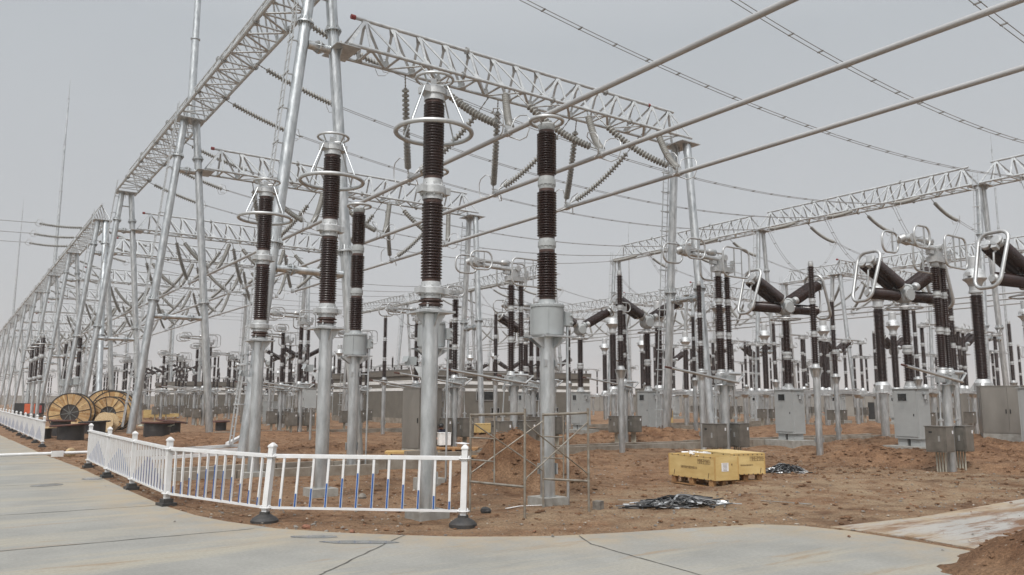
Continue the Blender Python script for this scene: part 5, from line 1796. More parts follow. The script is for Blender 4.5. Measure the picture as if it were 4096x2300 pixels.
# ------------------------------------------------------------------ scrap heaps
def heap(x, y, a, b, h, n, label, rot, seed):
    rr = random.Random(seed)
    mb = MB()
    base = gz(x, y)
    for i in range(n):
        u, v = rr.gauss(0, 0.42), rr.gauss(0, 0.42)
        hh = h * math.exp(-(u * u + v * v) * 1.6) * rr.random() ** 0.6
        ang = rot + rr.gauss(0, 0.55)
        L = rr.uniform(0.3, 0.95) * a
        d = Vector((math.cos(ang), math.sin(ang), rr.gauss(0, 0.06)))
        ca, sa = math.cos(rot), math.sin(rot)
        c = Vector((x + u * a * ca - v * b * sa, y + u * a * sa + v * b * ca, base + 0.02 + hh))
        bend = rr.gauss(0, 0.16)
        pts = []
        for j in range(6):
            t = j / 5 - 0.5
            p = c + d * (t * L) + Vector((-d.y, d.x, 0)) * bend * (4 * t * t) * L * 0.5
            p.z = max(base + 0.012, c.z - abs(t) * hh * 0.9 + d.z * t * L)
            pts.append(p)
        k = rr.choice(('strip_black', 'strip_black', 'strip_grey', 'strip_grey', 'strip_silver'))
        if k == 'strip_silver':
            for p, q in zip(pts, pts[1:]):
                mb.bar(p, q, 0.035, 0.004, k, (rr.gauss(0, 1), rr.gauss(0, 1), 1))
        else:
            mb.path(pts, rr.uniform(0.009, 0.016), k, 6)
    single('scrap_heap', mb, label, 'scrap heap', group='heaps of cable offcuts')


heap(11.2, 10.45, 0.88, 0.34, 0.22, 200, 'flat heap of black and silver cable offcuts in front of the crates', R(-18), 2)
heap(19.4, 14.15, 0.62, 0.36, 0.32, 150, 'heap of black and silver cable offcuts by an insulator foot, behind the crates', R(-25), 5)
for i, (pts, k, lab) in enumerate((
        ([(12.9, 10.0), (13.5, 9.6), (13.55, 9.35), (13.2, 9.35)], 'strip_silver', 'bent silver strip lying right of the nearer scrap heap'),
        ([(10.7, 11.6), (11.1, 11.45), (11.3, 11.5)], 'strip_silver', 'thin silver strip lying behind the nearer scrap heap'),
        ([(8.35, 12.0), (8.7, 12.05), (9.1, 11.9)], 'poly_white', 'thin white strip lying inside the scaffold'))):
    mb = MB()
    P = [Vector((x, y, gz(x, y) + 0.02)) for x, y in pts]
    for p, q in zip(P, P[1:]):
        mb.bar(p, q, 0.045, 0.006, k)
    single('strip', mb, lab, 'strip')
# loose stones and brick pieces that can be told apart
def rock(x, y, s, k, label, name='rock', sq=(1, 0.8, 0.7)):
    mb = MB()
    mb.ball((0, 0, 0), s, k, 10, sq)
    mb.v = [tuple(Vector(p) * (1 + 0.22 * mnoise.noise(Vector(p) * (2.2 / s) + Vector((x, y, 0))))) for p in mb.v]
    mb.s = [False] * len(mb.s)
    single(name, mb, label, name, (x, y, gz(x, y) + s * 0.35), rnd.random() * 6)


rock(10.35, 10.62, 0.10, 'rubber', 'round dark stone lying before the nearer scrap heap')
rock(7.75, 11.75, 0.10, 'rubber', 'dark stone under the scaffold by its lower rail')
rock(7.1, 12.6, 0.09, 'stone', 'grey stone beside the end post of the fence')
rock(6.9, 14.9, 0.10, 'stone', 'brown stone between the arresters and the fence rail')
rock(4.55, 11.75, 0.065, 'brick_red', 'red brick piece at the road edge near the leaning post', 'brick_piece', (1.2, 0.8, 0.6))
rock(4.95, 11.0, 0.045, 'brick_red', 'small pink brick piece by the black fence foot', 'brick_piece', (1.2, 0.8, 0.7))
bk_ = MB()
bk_.box((0, 0, 0.07), (0.17, 0.14, 0.15), 'stone')
single('concrete_block', bk_, 'small square concrete block standing right of the scaffold', 'concrete block', (9.66, 11.0, gz(9.66, 11.0)), 0.4)

# ------------------------------------------------------------------ cable drums and reels
def drum(loc, rz, r, width, label, seed):
    root = tag(new_obj('cable_drum', None, None, (loc[0], loc[1], gz(loc[0], loc[1]) + r - 0.05), rz), label, 'cable drum', 'wooden cable drums')
    rr = random.Random(seed)
    My = Matrix.Rotation(R(90), 3, 'X')
    for s in (-1, 1):
        fl = MB()
        n = 56
        for i in range(n):
            t0, t1 = 2 * math.pi * i / n, 2 * math.pi * (i + 0.93) / n
            r0, r1 = r * 0.42, r * 0.965
            y0 = s * width / 2 + rr.uniform(-0.004, 0.004)
            k = rr.choice(('wood', 'wood', 'wood_b', 'wood_c'))
            a0, a1, b0, b1 = [(q * math.cos(t), q * math.sin(t)) for q in (r0, r1) for t in (t0, t1)]
            vs = [(p[0], y0 + o, p[1]) for o in (-0.03, 0.03) for p in (a0, a1, b1, b0)]
            fl.add(vs, [(0, 1, 2, 3), (7, 6, 5, 4), (0, 4, 5, 1), (1, 5, 6, 2), (2, 6, 7, 3), (3, 7, 4, 0)], k)
            if rr.random() < 0.3 and s < 0:
                for _ in range(3):
                    tt, q = (t0 + t1) / 2 + rr.gauss(0, 0.03), rr.uniform(0.6, 0.85) * r
                    c = Vector((q * math.cos(tt), y0 - 0.034, q * math.sin(tt)))
                    fl.box(c, (rr.uniform(0.02, 0.16), 0.004, 0.014), 'ink', Matrix.Rotation(rr.uniform(0, 3), 3, 'Y'))
        o = new_obj('flange', fl.mesh('flange'), root)
        rim = MB()
        rim.lathe([(r * 0.955, -0.05), (r * 1.0, -0.05), (r * 1.0, 0.05), (r * 0.955, 0.05), (r * 0.955, -0.05)], 'drum_steel', 48, o=(0, s * width / 2, 0), M=My, share=False)
        rim.lathe([(r * 0.40, -0.045), (r * 0.435, -0.045), (r * 0.435, 0.045), (r * 0.40, 0.045), (r * 0.40, -0.045)], 'drum_steel', 40, o=(0, s * width / 2, 0), M=My, share=False)
        new_obj('rim', rim.mesh('rim'), o)
        sp = MB()
        for i in range(8):
            t = 2 * math.pi * i / 8 + 0.2
            c, q = math.cos(t), math.sin(t)
            sp.bar((r * 0.07 * c, s * width / 2, r * 0.07 * q), (r * 0.42 * c, s * width / 2, r * 0.42 * q), 0.05, 0.05, 'spoke_steel', (0, 1, 0))
            sp.bar((r * 0.42 * c, s * (width / 2 + 0.04), r * 0.42 * q), (r * 0.97 * c, s * (width / 2 + 0.04), r * 0.97 * q), 0.035, 0.02, 'drum_steel', (0, 1, 0))
        sp.lathe([(r * 0.04, -0.06), (r * 0.085, -0.06), (r * 0.085, 0.06), (r * 0.04, 0.06)], 'spoke_steel', 16, o=(0, s * width / 2, 0), M=My, share=False)
        new_obj('spokes', sp.mesh('spokes'), o)
    ba = MB()
    ba.lathe([(r * 0.415, -width / 2), (r * 0.415, width / 2)], 'drum_steel', 32, M=My)
    new_obj('barrel', ba.mesh('barrel'), root)
    return root


drum((6.15, 53.8), R(-22), 1.17, 0.85, 'big wooden cable drum with steel spokes, leftmost of the standing drums', 1)
drum((9.0, 57.6), R(-26), 1.30, 0.85, 'big wooden cable drum, middle one, half behind the other two', 2)
drum((8.3, 54.2), R(-28), 1.05, 0.85, 'big wooden cable drum with steel spokes, rightmost, near the gantry leg', 3)
drum((9.0, 60.4), R(-26), 1.35, 0.85, 'big wooden cable drum at the back, mostly hidden by the others', 4)


def wood_reel(loc, rz, tilt, r, label):
    root = tag(new_obj('wooden_reel', None, None, loc, rz), label, 'cable reel', 'pale wooden reels')
    root.rotation_euler = (tilt, 0, rz)
    for s in (-1, 1):
        m_ = MB()
        m_.lathe([(0.05, -0.02), (r, -0.02), (r, 0.02), (0.05, 0.02)], 'osb', 36, o=(0, 0, s * 0.28), share=False)
        new_obj('flange', m_.mesh('flange'), root)
    m_ = MB()
    m_.lathe([(r * 0.5, -0.28), (r * 0.5, 0.28)], 'osb', 24)
    m_.lathe([(0.06, -0.31), (0.06, 0.31)], 'dark', 12)
    new_obj('barrel', m_.mesh('barrel'), root)


wood_reel((7.75, 51.8, gz(8.1, 53) + 0.55), R(-40), R(86), 0.58, 'pale chipboard reel standing on edge in front of the rightmost drum')
wood_reel((5.85, 50.4, gz(5.8, 50) + 0.3), R(-30), R(80), 0.36, 'pale chipboard reel standing on edge, half hidden behind the black reels')


def black_reel(x, y, r, h, tilt, label, top='rust_red', fl=1.45):
    root = tag(new_obj('steel_reel', None, None, (x, y, gz(x, y) - 0.1), rnd.random() * 6), label, 'cable reel', 'black reels lying flat')
    m_ = MB()
    m_.lathe([(r, 0.0), (r, h)], 'reel_black', 32)
    m_.lathe([(r * 1.005, h * 0.5), (r * 1.02, h * 0.52), (r * 1.005, h * 0.54)], 'reel_black', 32)
    new_obj('barrel', m_.mesh('barrel'), root)
    t = MB()
    M = Matrix.Rotation(tilt, 3, 'X')
    t.lathe([(r * 0.3, h), (r * fl, h), (r * fl, h + 0.035), (r * 0.3, h + 0.035)], top, 40, share=False, M=M)
    t.lathe([(r * fl - 0.03, h + 0.035), (r * fl, h + 0.06), (r * fl + 0.02, h + 0.02), (r * fl, h - 0.02)], top, 40, M=M)
    new_obj('flange', t.mesh('flange'), root)


black_reel(4.85, 42.2, 0.56, 0.72, R(4), 'wide black reel with rusty flange, lying at the road end of the reels', 'rust_red', 1.5)
black_reel(4.95, 47.4, 0.46, 0.80, R(-2), 'black reel with rusty rim, lying before the leftmost wooden drum', 'rust_red', 1.5)
black_reel(6.75, 48.9, 0.54, 0.82, R(-3), 'black reel with dark rim, lying before the chipboard reel', 'reel_black', 1.45)
black_reel(8.35, 41.2, 0.59, 0.68, R(3), 'black reel with film on top, lying just right of the leaning gantry leg', 'rust_red', 1.25)
black_reel(10.9, 50.2, 0.56, 0.78, R(-7), 'black reel with tilted rusty flange, lying between the second frame legs', 'rust_red', 1.5)
black_reel(14.4, 52.4, 0.33, 0.70, R(2), 'small black reel lying right of the second frame legs', 'rust_red', 1.6)
black_reel(3.95, 43.4, 0.24, 0.55, R(3), 'small reel with pale wooden top, lying behind the fence end', 'osb', 1.9)
tp = MB()
for i in range(14):
    tp.box((8.35 + rnd.gauss(0, 0.25), 41.4 + rnd.gauss(0, 0.25), 0.60 + rnd.random() * 0.06), (rnd.uniform(0.4, 0.9), rnd.uniform(0.2, 0.4), 0.02), 'tarp', Matrix.Rotation(rnd.random() * 3, 3, 'Z') @ Matrix.Rotation(rnd.gauss(0, 0.12), 3, 'X'))
single('plastic_film', tp, 'crumpled pale film spread on top of a black reel', 'plastic film')
gen = Asset('generator', 'generator')
g_ = gen.part('housing')
g_.box((0, 0, 1.0), (2.2, 1.2, 1.1), 'dark')
g_.box((0.2, -0.62, 1.05), (0.9, 0.03, 0.9), 'orange')
g_.box((1.0, -0.62, 1.0), (0.4, 0.03, 0.7), 'red_tape')
f_ = gen.part('frame')
f_.box((0, 0, 0.35), (2.6, 1.1, 0.12), 'dark')
for s in (-1, 1):
    w_ = gen.part('wheel')
    w_.lathe([(0.1, -0.08), (0.32, -0.08), (0.35, 0), (0.32, 0.08), (0.1, 0.08)], 'rubber', 20, o=(0.3, 0.62 * s, 0.32), M=Matrix.Rotation(R(90), 3, 'X'))
gen.place((6.5, 88.0, -0.1), R(-20), 'dark generator with orange and red side panels behind the far fence', 'generators')
sk = MB()
sk.ball((0, 0, 0.12), 0.2, 'sack', 12, (0.9, 0.7, 0.9))
single('sack', sk, 'brown sack slumped at the road edge beside the lying boom', 'sack', (3.6, 31.0, gz(3.6, 31)), 0.3)

# boom across the road, lying white profiles
bo = MB()
bo.tube((-9, 29.6, 0.12), (4.2, 30.0, 0.14), 0.05, 'white_paint', n=10)
bo.box((3.1, 29.97, 0.12), (0.35, 0.16, 0.18), 'white_paint')
single('boom_pole', bo, 'white pole lying across the road, ending near the fence', 'pole')
pr = MB()
for i, (a, b, h) in enumerate((((4.35, 28.2), (8.75, 28.9), 0.10), ((4.9, 27.7), (9.3, 29.6), 0.22), ((5.4, 26.9), (8.1, 27.3), 0.08), ((8.2, 28.9), (9.3, 30.6), 0.34))):
    mb = MB()
    mb.bar((a[0], a[1], h), (b[0], b[1], h + (0.04 if i < 3 else 0.22)), 0.14, 0.10, 'white_paint')
    single('profile', mb, ('lowest white profile of the stack behind the fence', 'white profile lying across the stack behind the fence', 'short white profile at the near edge of the stack behind the fence', 'topmost white profile, tilted up towards the gantry leg')[i], 'profile', group='white profiles behind the fence')

# ------------------------------------------------------------------ cabinets
def cabinet(x, y, rz, w, d, h, label, k='steel_cab', doors=2, sheet=False, plinth=0.18, face=1):
    A = Asset('control_cabinet', 'cabinet')
    b = A.part('body')
    b.box((0, 0, plinth + h / 2), (w, d, h), k)
    b.box((0, 0, plinth + h + 0.02), (w + 0.08, d + 0.08, 0.04), k)
    p = A.part('plinth')
    p.box((0, 0, plinth / 2 - 0.15), (w + 0.02, d + 0.02, plinth + 0.3), 'pad')
    for i in range(doors):
        dw = w / doors
        q = A.part('door')
        cx = -w / 2 + dw * (i + 0.5)
        q.box((cx, -d / 2 - 0.012, plinth + h / 2), (dw - 0.02, 0.024, h - 0.06), k)
        hx = cx + (dw * 0.42 if i == 0 else -dw * 0.42)
        q.box((hx, -d / 2 - 0.035, plinth + h * 0.47), (0.04, 0.025, 0.18), 'dark')
    for sx in (-1, 1):
        s = A.part('side_panel')
        s.box((sx * (w / 2 + 0.01), 0, plinth + h / 2), (0.02, d - 0.08, h - 0.1), k)
        s.box((sx * (w / 2 + 0.03), 0, plinth + h * 0.55), (0.03, 0.14, h * 0.42), 'paint_light')
    if sheet:
        sh = A.part('paper_sheet')
        sh.box((w / 2 + 0.05, 0.05, plinth + h * 0.3), (0.01, d * 0.7, h * 0.5), 'paper')
    return A.place((x, y, gz(x, y)), rz, label, 'control cabinets')


cabinet(15.0, 27.2, R(-76), 0.95, 1.15, 2.25, 'tall dark steel cabinet behind the front arrester, boards at its foot', doors=1)
cabinet(36.7, 15.7, R(-60), 1.9, 1.3, 1.95, 'wide two-door dark steel cabinet at the edge of the yard', doors=2)
cabinet(36.5, 36.8, R(-62), 1.1, 1.1, 2.3, 'dark steel cabinet with a white sheet on its side, beside a breaker', doors=1, sheet=True)
cabinet(55.0, 25.6, R(-66), 1.2, 1.1, 2.3, 'mottled steel cabinet behind the twin-box disconnector', doors=1)
cabinet(54.0, 27.7, R(-66), 0.9, 1.1, 2.3, 'dark steel cabinet far behind the breaker with big rings', doors=1)
cabinet(79.0, 46.6, R(-60), 0.9, 0.9, 1.7, 'black cabinet far off, left one of two near the walking worker', 'dark', 1)
cabinet(80.0, 44.5, R(-60), 0.6, 0.9, 1.7, 'narrow black cabinet far off, right one of two near the walking worker', 'dark', 1)
cabinet(20.4, 66.0, R(-76), 1.2, 1.0, 2.2, 'dark cabinet far off beside the low building', doors=1)
cabinet(21.8, 65.0, R(-76), 1.0, 0.9, 1.6, 'pale grey cabinet with white sheet far off by the low building', 'paint_light', 1, True)
mb = MB()
mb.box((0, 0, 1.95), (0.55, 0.62, 0.95), 'paint_light')
mb.box((0, 0, 2.44), (0.62, 0.7, 0.03), 'paint_light')
mb.box((-0.29, 0, 1.95), (0.03, 0.55, 0.86), 'paint_light')
mb.box((-0.31, 0.12, 2.2), (0.01, 0.2, 0.09), 'paint_grey')
mb.box((-0.31, -0.1, 1.9), (0.02, 0.04, 0.12), 'dark')
mb.tube((0.1, 0, -0.4), (0.1, 0, 1.48), 0.06, 'galv', n=10)
single('terminal_box', mb, 'pale grey terminal box on a post, between the second and third arresters', 'terminal box', (14.55, 37.8, 0), R(-10))

# boards by the tall cabinet
for (x, y, z, L, w, rz, k, lab) in ((13.6, 25.3, 0.14, 1.9, 1.0, -30, 'ply_raw', 'pale board lying at the foot of the tall dark cabinet'), (14.9, 24.6, 0.26, 1.7, 0.8, -38, 'pallet', 'brown board lying on a pallet beside the front arrester'), (14.6, 24.0, 0.04, 1.8, 0.9, -34, 'pallet', 'low pallet lying beside the front arrester')):
    mb = MB()
    mb.box((0, 0, 0), (L, w, 0.06), k)
    for j in (-1, 0, 1):
        mb.box((j * L * 0.42, 0, -0.09), (0.1, w, 0.12), k)
    single('board', mb, lab, 'board', (x, y, gz(x, y) + z + 0.1), R(rz))
bx_ = MB()
bx_.box((0, 0, 0.2), (0.42, 0.4, 0.42), 'poly_white')
bx_.box((0, 0, 0.415), (0.44, 0.42, 0.03), 'poly_white')
single('foam_box', bx_, 'white foam box on the boards beside the crouching worker', 'box', (14.75, 25.1, 0.30), R(-20))
mb = MB()
mb.box((0, 0, 0), (0.45, 0.35, 0.012), 'paper', Matrix.Rotation(0.1, 3, 'X'))
single('paper_sheet', mb, 'white paper lying on the boards right of the foam box', 'paper', (15.2, 24.55, 0.36), 0.4)

# ladder leaning on the building
mb = MB()
ladder(mb, (26.6, 47.6, -0.1), (30.6, 57.2, 4.75), w=0.55, step=0.36, side=(0.9, -0.42, 0), k='white_paint')
ladder(mb, (26.61, 47.61, -0.1), (30.61, 57.21, 4.75), w=0.45, step=0.36, side=(0.9, -0.42, 0), k='rust_red')
single('ladder', mb, 'red and white wooden ladder leaning up to the building corner', 'ladder')
# ------------------------------------------------------------------ buildings and boundary wall
def building(x0, y0, x1, y1, h, label, wins, stripes, name='building'):
    o = (x0, y0, 0)
    root = tag(new_obj('building', None, None, o), label, 'building', 'grey relay buildings')
    W, D = x1 - x0, y1 - y0
    b = MB()
    b.box((W / 2, D / 2, h / 2 - 0.3), (W, D, h + 0.6), 'brickwall')
    new_obj('wall', b.mesh('wall'), root)
    r = MB()
    r.box((W / 2, D / 2, h + 0.02), (W + 0.24, D + 0.24, 0.5), 'roof_fascia')
    r.box((W / 2, D / 2, h + 0.29), (W + 0.3, D + 0.3, 0.05), 'galv_dark')
    new_obj('roof', r.mesh('roof'), root)
    for z0, z1 in stripes:
        s = MB()
        s.box((W / 2, -0.012, (z0 + z1) / 2), (W + 0.05, 0.03, z1 - z0), 'white_band')
        s.box((-0.012, D / 2, (z0 + z1) / 2), (0.03, D + 0.05, z1 - z0), 'white_band')
        new_obj('white_band', s.mesh('white_band'), root)
    pl = MB()
    pl.box((W / 2, -0.02, 0.1), (W + 0.1, 0.06, 0.5), 'kerb_conc')
    pl.box((-0.02, D / 2, 0.1), (0.06, D + 0.1, 0.5), 'kerb_conc')
    new_obj('plinth', pl.mesh('plinth'), root)
    for x, z, w, hh in wins:
        f = MB()
        for sx in (-1, 1):
            f.box((x + sx * w / 2, -0.02, z), (0.07, 0.08, hh + 0.07), 'galv_dark')
        for sz in (-1, 1):
            f.box((x, -0.02, z + sz * hh / 2), (w, 0.08, 0.07), 'galv_dark')
        fo = new_obj('window', f.mesh('window'), root)
        p = MB()
        p.box((x, -0.008, z), (w - 0.06, 0.02, hh - 0.06), 'glass_dark')
        p.box((x - w * 0.1, -0.02, z), (0.04, 0.02, hh - 0.08), 'galv_dark')
        new_obj('pane', p.mesh('pane'), fo)


building(31.3, 58.2, 50.2, 75.0, 4.1, 'long grey brick building with two white bands behind the scaffold', [(2.2, 2.25, 1.0, 0.95), (7.0, 2.3, 1.9, 0.9), (13.2, 2.3, 1.9, 0.9), (2.3, 0.85, 0.8, 0.8), (8.0, 0.85, 0.9, 0.7), (14.6, 0.85, 0.9, 0.7)], [(3.2, 3.48), (2.62, 2.86)])
building(25.0, 112.0, 66.0, 126.0, 3.9, 'low grey building with white bands far beyond the reels', [(4, 2.4, 2.2, 1.0), (10, 2.4, 2.2, 1.0), (17, 2.4, 2.2, 1.0), (25, 2.4, 2.2, 1.0)], [(3.1, 3.4), (2.5, 2.75)])
wl = MB()
for i in range(34):
    y0 = -20 + i * 6.0
    wl.box((99.0, y0 + 3.0, 1.1), (0.22, 5.98, 3.4), 'wall_conc')
    wl.box((98.95, y0, 1.15), (0.4, 0.4, 3.5), 'wall_conc')
wl.box((98.9, 82, 2.82), (0.34, 204, 0.08), 'wall_conc')
single('boundary_wall', wl, 'long pale concrete boundary wall behind the whole yard', 'wall')
wl = MB()
for i in range(30):
    x0 = -30 + i * 6.0
    wl.box((x0 + 3.0, 305.0, 1.1), (5.98, 0.22, 3.4), 'wall_conc')
single('boundary_wall', wl, 'distant concrete boundary wall at the end of the road', 'wall')

# ------------------------------------------------------------------ people
def skin_figure(name, verts, edges, radii, colour_fn, loc, rz, label, parts=()):
    me_ = bpy.data.meshes.new(name)
    me_.from_pydata(verts, edges, [])
    o = bpy.data.objects.new(name, me_)
    COL.objects.link(o)
    md = o.modifiers.new('skin', 'SKIN')
    md.use_smooth_shade = True
    for i, r in enumerate(radii):
        r = r if isinstance(r, tuple) else (r, r)
        me_.skin_vertices[0].data[i].radius = r
        me_.skin_vertices[0].data[i].use_root = (i == 0)
    sd = o.modifiers.new('sub', 'SUBSURF')
    sd.levels = sd.render_levels = 1
    dg = bpy.context.evaluated_depsgraph_get()
    ev = o.evaluated_get(dg)
    body = bpy.data.meshes.new_from_object(ev)
    body.name = name
    bpy.data.objects.remove(o)
    cols = []
    names = []
    for k in ('skin', 'navy', 'black_cloth', 'strip_silver'):
        body.materials.append(MATS[k])
        names.append(k)
    for p in body.polygons:
        p.material_index = names.index(colour_fn(p.center))
        p.use_smooth = True
    root = tag(new_obj('person', body, None, loc, rz), label, 'person')
    for nm, mb in parts:
        new_obj(nm, mb.mesh(nm), root)
    return root


HAND = []


def hand(V, E_, Rr, wrist, d, side, palm_up):
    """A palm and five fingers grown from a wrist vertex."""
    d = Vector(d).normalized()
    s = Vector(side).normalized()
    c = d.cross(s)
    w = Vector(V[wrist])
    V.append(tuple(w + d * 0.05))
    Rr.append((0.034, 0.018))
    E_.append((wrist, len(V) - 1))
    pm = len(V) - 1
    V.append(tuple(w + d * 0.095))
    Rr.append((0.036, 0.015))
    E_.append((pm, len(V) - 1))
    kn = len(V) - 1
    for i, l in enumerate((0.068, 0.078, 0.074, 0.056)):
        b = w + d * 0.105 + s * (0.027 - 0.018 * i)
        last = kn
        for f, cu in ((0.0, 0.0), (0.5, 0.012), (1.0, 0.034)):
            V.append(tuple(b + d * (l * f * 0.9) + c * cu * palm_up))
            Rr.append(0.009)
            E_.append((last, len(V) - 1))
            last = len(V) - 1
    last = pm
    for f in (0.03, 0.06):
        V.append(tuple(w + d * (0.045 + f * 0.8) + s * (0.03 + f * 0.5) + c * 0.015 * palm_up))
        Rr.append(0.010)
        E_.append((last, len(V) - 1))
        last = len(V) - 1


def head_parts(c, fwd, helmet, hair=True):
    """Face, ears and a helmet or hair about a head centre looking along fwd."""
    f = Vector(fwd).normalized()
    s = f.cross(Vector((0, 0, 1))).normalized()
    u = s.cross(f)
    M = Matrix((s, f, u)).transposed()
    out = []
    fc = MB()
    fc.lathe([(0.006, 0.02), (0.014, -0.02), (0.004, -0.03)], 'skin', 8, o=Vector(c) + f * 0.105, M=M)
    for q in (-1, 1):
        fc.ball(Vector(c) + f * 0.088 + s * 0.033 * q + u * 0.012, 0.011, 'dark', 8)
        fc.ball(Vector(c) + s * 0.082 * q, 0.024, 'skin', 8, (0.5, 0.8, 1.2))
    fc.box(Vector(c) + f * 0.094 - u * 0.055, (0.045, 0.01, 0.008), 'rust_red', M)
    out.append(('face', fc))
    h = MB()
    if helmet:
        h.lathe([(0.135, 0.03), (0.125, 0.045), (0.12, 0.08), (0.09, 0.13), (0.03, 0.155), (0.001, 0.157)], 'helmet_yellow', 18, o=Vector(c), M=M)
        h.plate([Vector(c) + f * 0.10 + s * 0.09 + u * 0.035, Vector(c) + f * 0.10 - s * 0.09 + u * 0.035, Vector(c) + f * 0.175 - s * 0.05 + u * 0.025, Vector(c) + f * 0.175 + s * 0.05 + u * 0.025], 0.008, 'helmet_yellow')
        out.append(('helmet', h))
    else:
        h.lathe([(0.096, 0.0), (0.104, 0.04), (0.092, 0.085), (0.055, 0.118), (0.001, 0.128)], 'dark', 16, o=Vector(c) - f * 0.012, M=M)
        out.append(('hair', h))
    return out


# walking worker, striding to the right of the picture (local +x)
V = [(0, 0, 0.92), (0.01, 0, 1.08), (0.03, 0, 1.28), (0.045, 0, 1.42), (0.055, 0, 1.50), (0.075, 0, 1.60), (0.08, 0, 1.69)]
Rr = [(0.13, 0.10), (0.125, 0.10), (0.155, 0.11), (0.12, 0.09), 0.055, (0.075, 0.088), (0.06, 0.07)]
E_ = [(i, i + 1) for i in range(6)]


def chain(start, pts):
    last = start
    for p, r in pts:
        V.append(p)
        Rr.append(r)
        E_.append((last, len(V) - 1))
        last = len(V) - 1
    return last


chain(0, [((0.03, 0.09, 0.86), 0.085), ((0.22, 0.10, 0.50), 0.060), ((0.33, 0.10, 0.12), 0.042), ((0.36, 0.10, 0.06), 0.040), ((0.50, 0.11, 0.05), 0.032)])
chain(0, [((-0.02, -0.09, 0.86), 0.085), ((-0.06, -0.10, 0.49), 0.060), ((-0.36, -0.10, 0.22), 0.042), ((-0.38, -0.10, 0.15), 0.040), ((-0.30, -0.10, 0.05), 0.032)])
w1 = chain(3, [((0.045, 0.17, 1.40), 0.062), ((-0.07, 0.22, 1.14), 0.046), ((0.06, 0.22, 0.92), 0.030)])
w2 = chain(3, [((0.045, -0.17, 1.40), 0.062), ((0.16, -0.22, 1.15), 0.046), ((0.36, -0.20, 1.03), 0.030)])
hand(V, E_, Rr, w1, (0.3, 0, -0.9), (0.9, 0, 0.3), 1)
hand(V, E_, Rr, w2, (0.8, 0, -0.4), (0.4, 0, 0.8), 1)


def walk_col(c):
    if c.z > 1.52 or (c.z < 1.10 and abs(c.y) > 0.17 and c.z > 0.72):
        return 'skin' if not (0.99 < c.z < 1.10 and abs(c.y) > 0.19 and c.x < 0.3) else 'black_cloth'
    if 1.16 < c.z < 1.24 and abs(c.y) < 0.17:
        return 'strip_silver'
    return 'black_cloth'


WX, WY = 62.2, 41.8
skin_figure('person', V, E_, Rr, walk_col, (WX, WY, gz(WX, WY)), R(-40), 'worker in dark overalls and yellow helmet walking past far-off cabinets', head_parts((0.09, 0, 1.655), (1, 0, -0.05), True))

# crouching worker behind the boards, working with lowered head
V = [(0, 0, 0.30), (0.03, 0, 0.45), (0.12, 0, 0.62), (0.20, 0, 0.74), (0.25, 0, 0.80), (0.31, 0, 0.86), (0.34, 0, 0.93)]
Rr = [(0.15, 0.12), (0.14, 0.12), (0.16, 0.12), (0.13, 0.10), 0.055, (0.078, 0.088), (0.06, 0.07)]
E_ = [(i, i + 1) for i in range(6)]
for s in (-1, 1):
    chain(0, [((0.05, 0.11 * s, 0.28), 0.095), ((0.42, 0.17 * s, 0.44), 0.068), ((0.14, 0.16 * s, 0.10), 0.045), ((0.13, 0.16 * s, 0.05), 0.042), ((0.28, 0.18 * s, 0.04), 0.034)])
    wq = chain(3, [((0.21, 0.18 * s, 0.72), 0.065), ((0.36, 0.24 * s, 0.52), 0.047), ((0.56, 0.14 * s, 0.46), 0.031)])
    hand(V, E_, Rr, wq, (0.8, -0.2 * s, -0.3), (0.2, -0.9 * s, 0.1), -s)
skin_figure('person', V, E_, Rr, lambda c: 'skin' if (c.z > 0.80 and c.x > 0.22 and abs(c.y) < 0.12) or (c.x > 0.55) else ('navy' if c.z > 0.33 else 'black_cloth'), (15.72, 27.0, gz(15.7, 27.0) + 0.1), R(-120), 'crouching worker in navy clothes half hidden behind the front arrester pole', head_parts((0.33, 0, 0.895), (0.8, 0, -0.5), False))

# ------------------------------------------------------------------ light and air
SUN_EL, SUN_AZ = R(52), R(232)     # azimuth of the light's origin, clockwise from +y
world = bpy.data.worlds.new('World')
scene.world = world
world.use_nodes = True
nt = world.node_tree
bg = nt.nodes['Background']
sky = nt.nodes.new('ShaderNodeTexSky')
sky.sky_type = 'NISHITA'
sky.sun_disc = False
sky.sun_elevation = SUN_EL
sky.sun_rotation = SUN_AZ
sky.air_density = 1.2
sky.dust_density = 4.0
sky.ozone_density = 1.0
hs = nt.nodes.new('ShaderNodeHueSaturation')
hs.inputs['Saturation'].default_value = 0.22
nt.links.new(sky.outputs['Color'], hs.inputs['Color'])
mx = nt.nodes.new('ShaderNodeMix')
mx.data_type = 'RGBA'
mx.inputs[0].default_value = SKY_MIX = 0.8
nt.links.new(hs.outputs['Color'], mx.inputs[6])
# an even overcast: brighter overhead than at the horizon
tc = nt.nodes.new('ShaderNodeTexCoord')
sp = nt.nodes.new('ShaderNodeSeparateXYZ')
nt.links.new(tc.outputs['Generated'], sp.inputs[0])
rp = nt.nodes.new('ShaderNodeValToRGB')
cr = rp.color_ramp
cr.elements[0].position, cr.elements[0].color = 0.0, (5.75, 5.82, 5.98, 1)
cr.elements[1].position, cr.elements[1].color = 1.0, (11.0, 11.2, 11.6, 1)
e_ = cr.elements.new(0.42)
e_.color = (5.3, 5.66, 6.0, 1)
e_ = cr.elements.new(0.68)
e_.color = (8.2, 8.45, 8.8, 1)
nt.links.new(sp.outputs['Z'], rp.inputs['Fac'])
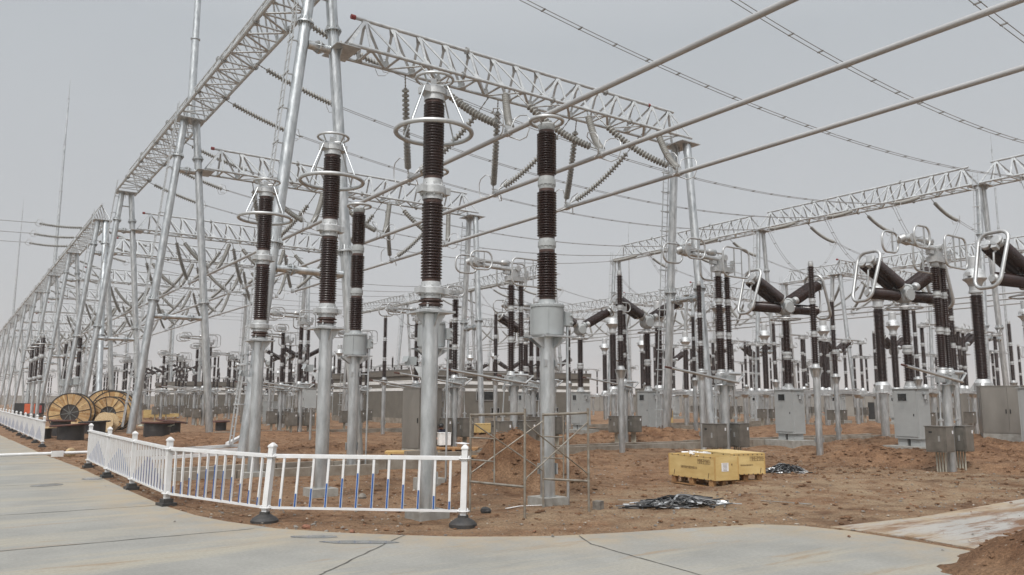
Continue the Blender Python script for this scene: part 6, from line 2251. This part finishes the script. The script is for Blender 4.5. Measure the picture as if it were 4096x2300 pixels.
# thin cloud: faint uneven patches, and a broad brightening round the hidden sun
cn = nt.nodes.new('ShaderNodeTexNoise')
cn.inputs['Scale'].default_value = 2.2
cn.inputs['Detail'].default_value = 5
cn.inputs['Roughness'].default_value = 0.55
nt.links.new(tc.outputs['Generated'], cn.inputs['Vector'])
cm = nt.nodes.new('ShaderNodeMapRange')
cm.inputs['From Min'].default_value, cm.inputs['From Max'].default_value = 0.3, 0.7
cm.inputs['To Min'].default_value, cm.inputs['To Max'].default_value = 0.975, 1.03
nt.links.new(cn.outputs['Fac'], cm.inputs['Value'])
dt = nt.nodes.new('ShaderNodeVectorMath')
dt.operation = 'DOT_PRODUCT'
nrm_ = nt.nodes.new('ShaderNodeVectorMath')
nrm_.operation = 'NORMALIZE'
nt.links.new(tc.outputs['Generated'], nrm_.inputs[0])
nt.links.new(nrm_.outputs[0], dt.inputs[0])
dt.inputs[1].default_value = (math.sin(SUN_AZ) * math.cos(SUN_EL), math.cos(SUN_AZ) * math.cos(SUN_EL), math.sin(SUN_EL))
pw = nt.nodes.new('ShaderNodeMath')
pw.operation = 'POWER'
mxz = nt.nodes.new('ShaderNodeMath')
mxz.operation = 'MAXIMUM'
mxz.inputs[1].default_value = 0.0
nt.links.new(dt.outputs['Value'], mxz.inputs[0])
nt.links.new(mxz.outputs[0], pw.inputs[0])
pw.inputs[1].default_value = 5.0
gl = nt.nodes.new('ShaderNodeMath')
gl.operation = 'MULTIPLY_ADD'
nt.links.new(pw.outputs[0], gl.inputs[0])
gl.inputs[1].default_value = 1.7
nt.links.new(cm.outputs['Result'], gl.inputs[2])
sc_ = nt.nodes.new('ShaderNodeVectorMath')
sc_.operation = 'SCALE'
nt.links.new(rp.outputs['Color'], sc_.inputs[0])
nt.links.new(gl.outputs[0], sc_.inputs['Scale'])
nt.links.new(sc_.outputs[0], mx.inputs[7])
nt.links.new(mx.outputs[2], bg.inputs['Color'])
bg.inputs['Strength'].default_value = 0.1
sl = bpy.data.lights.new('sun', 'SUN')
sl.energy = 2.4
sl.angle = R(10)
sl.color = (1.0, 0.965, 0.92)
so = bpy.data.objects.new('sun', sl)
COL.objects.link(so)
sd_ = Vector((math.sin(SUN_AZ) * math.cos(SUN_EL), math.cos(SUN_AZ) * math.cos(SUN_EL), math.sin(SUN_EL)))
so.rotation_euler = (-sd_).to_track_quat('-Z', 'Y').to_euler()
so.location = (0, 0, 60)

# the dusty air over the yard: one closed box of even, thin volume
HAZE = 0.0005
hmat = bpy.data.materials.new('haze')
hmat.use_nodes = True
hn = hmat.node_tree
hn.nodes.remove(hn.nodes['Principled BSDF'])
vol = hn.nodes.new('ShaderNodeVolumePrincipled')
vol.inputs['Color'].default_value = (0.95, 0.95, 0.95, 1)
vol.inputs['Density'].default_value = HAZE
vol.inputs['Anisotropy'].default_value = 0.2
hn.links.new(vol.outputs[0], hn.nodes['Material Output'].inputs['Volume'])
MATS['haze'] = hmat
hb = MB()
hb.box((250, 900, 24.0), (6400, 5600, 54.0), 'haze')
tag(new_obj('haze', hb.mesh('haze')), None, None, kind='stuff')

scene.view_settings.view_transform = 'Standard'
scene.view_settings.look = 'None'
scene.view_settings.exposure = 0.0
scene.view_settings.gamma = 1.0
scene.cycles.volume_bounces = 1
scene.cycles.max_bounces = 6
scene.cycles.diffuse_bounces = 3
scene.cycles.glossy_bounces = 3
scene.cycles.use_denoising = True
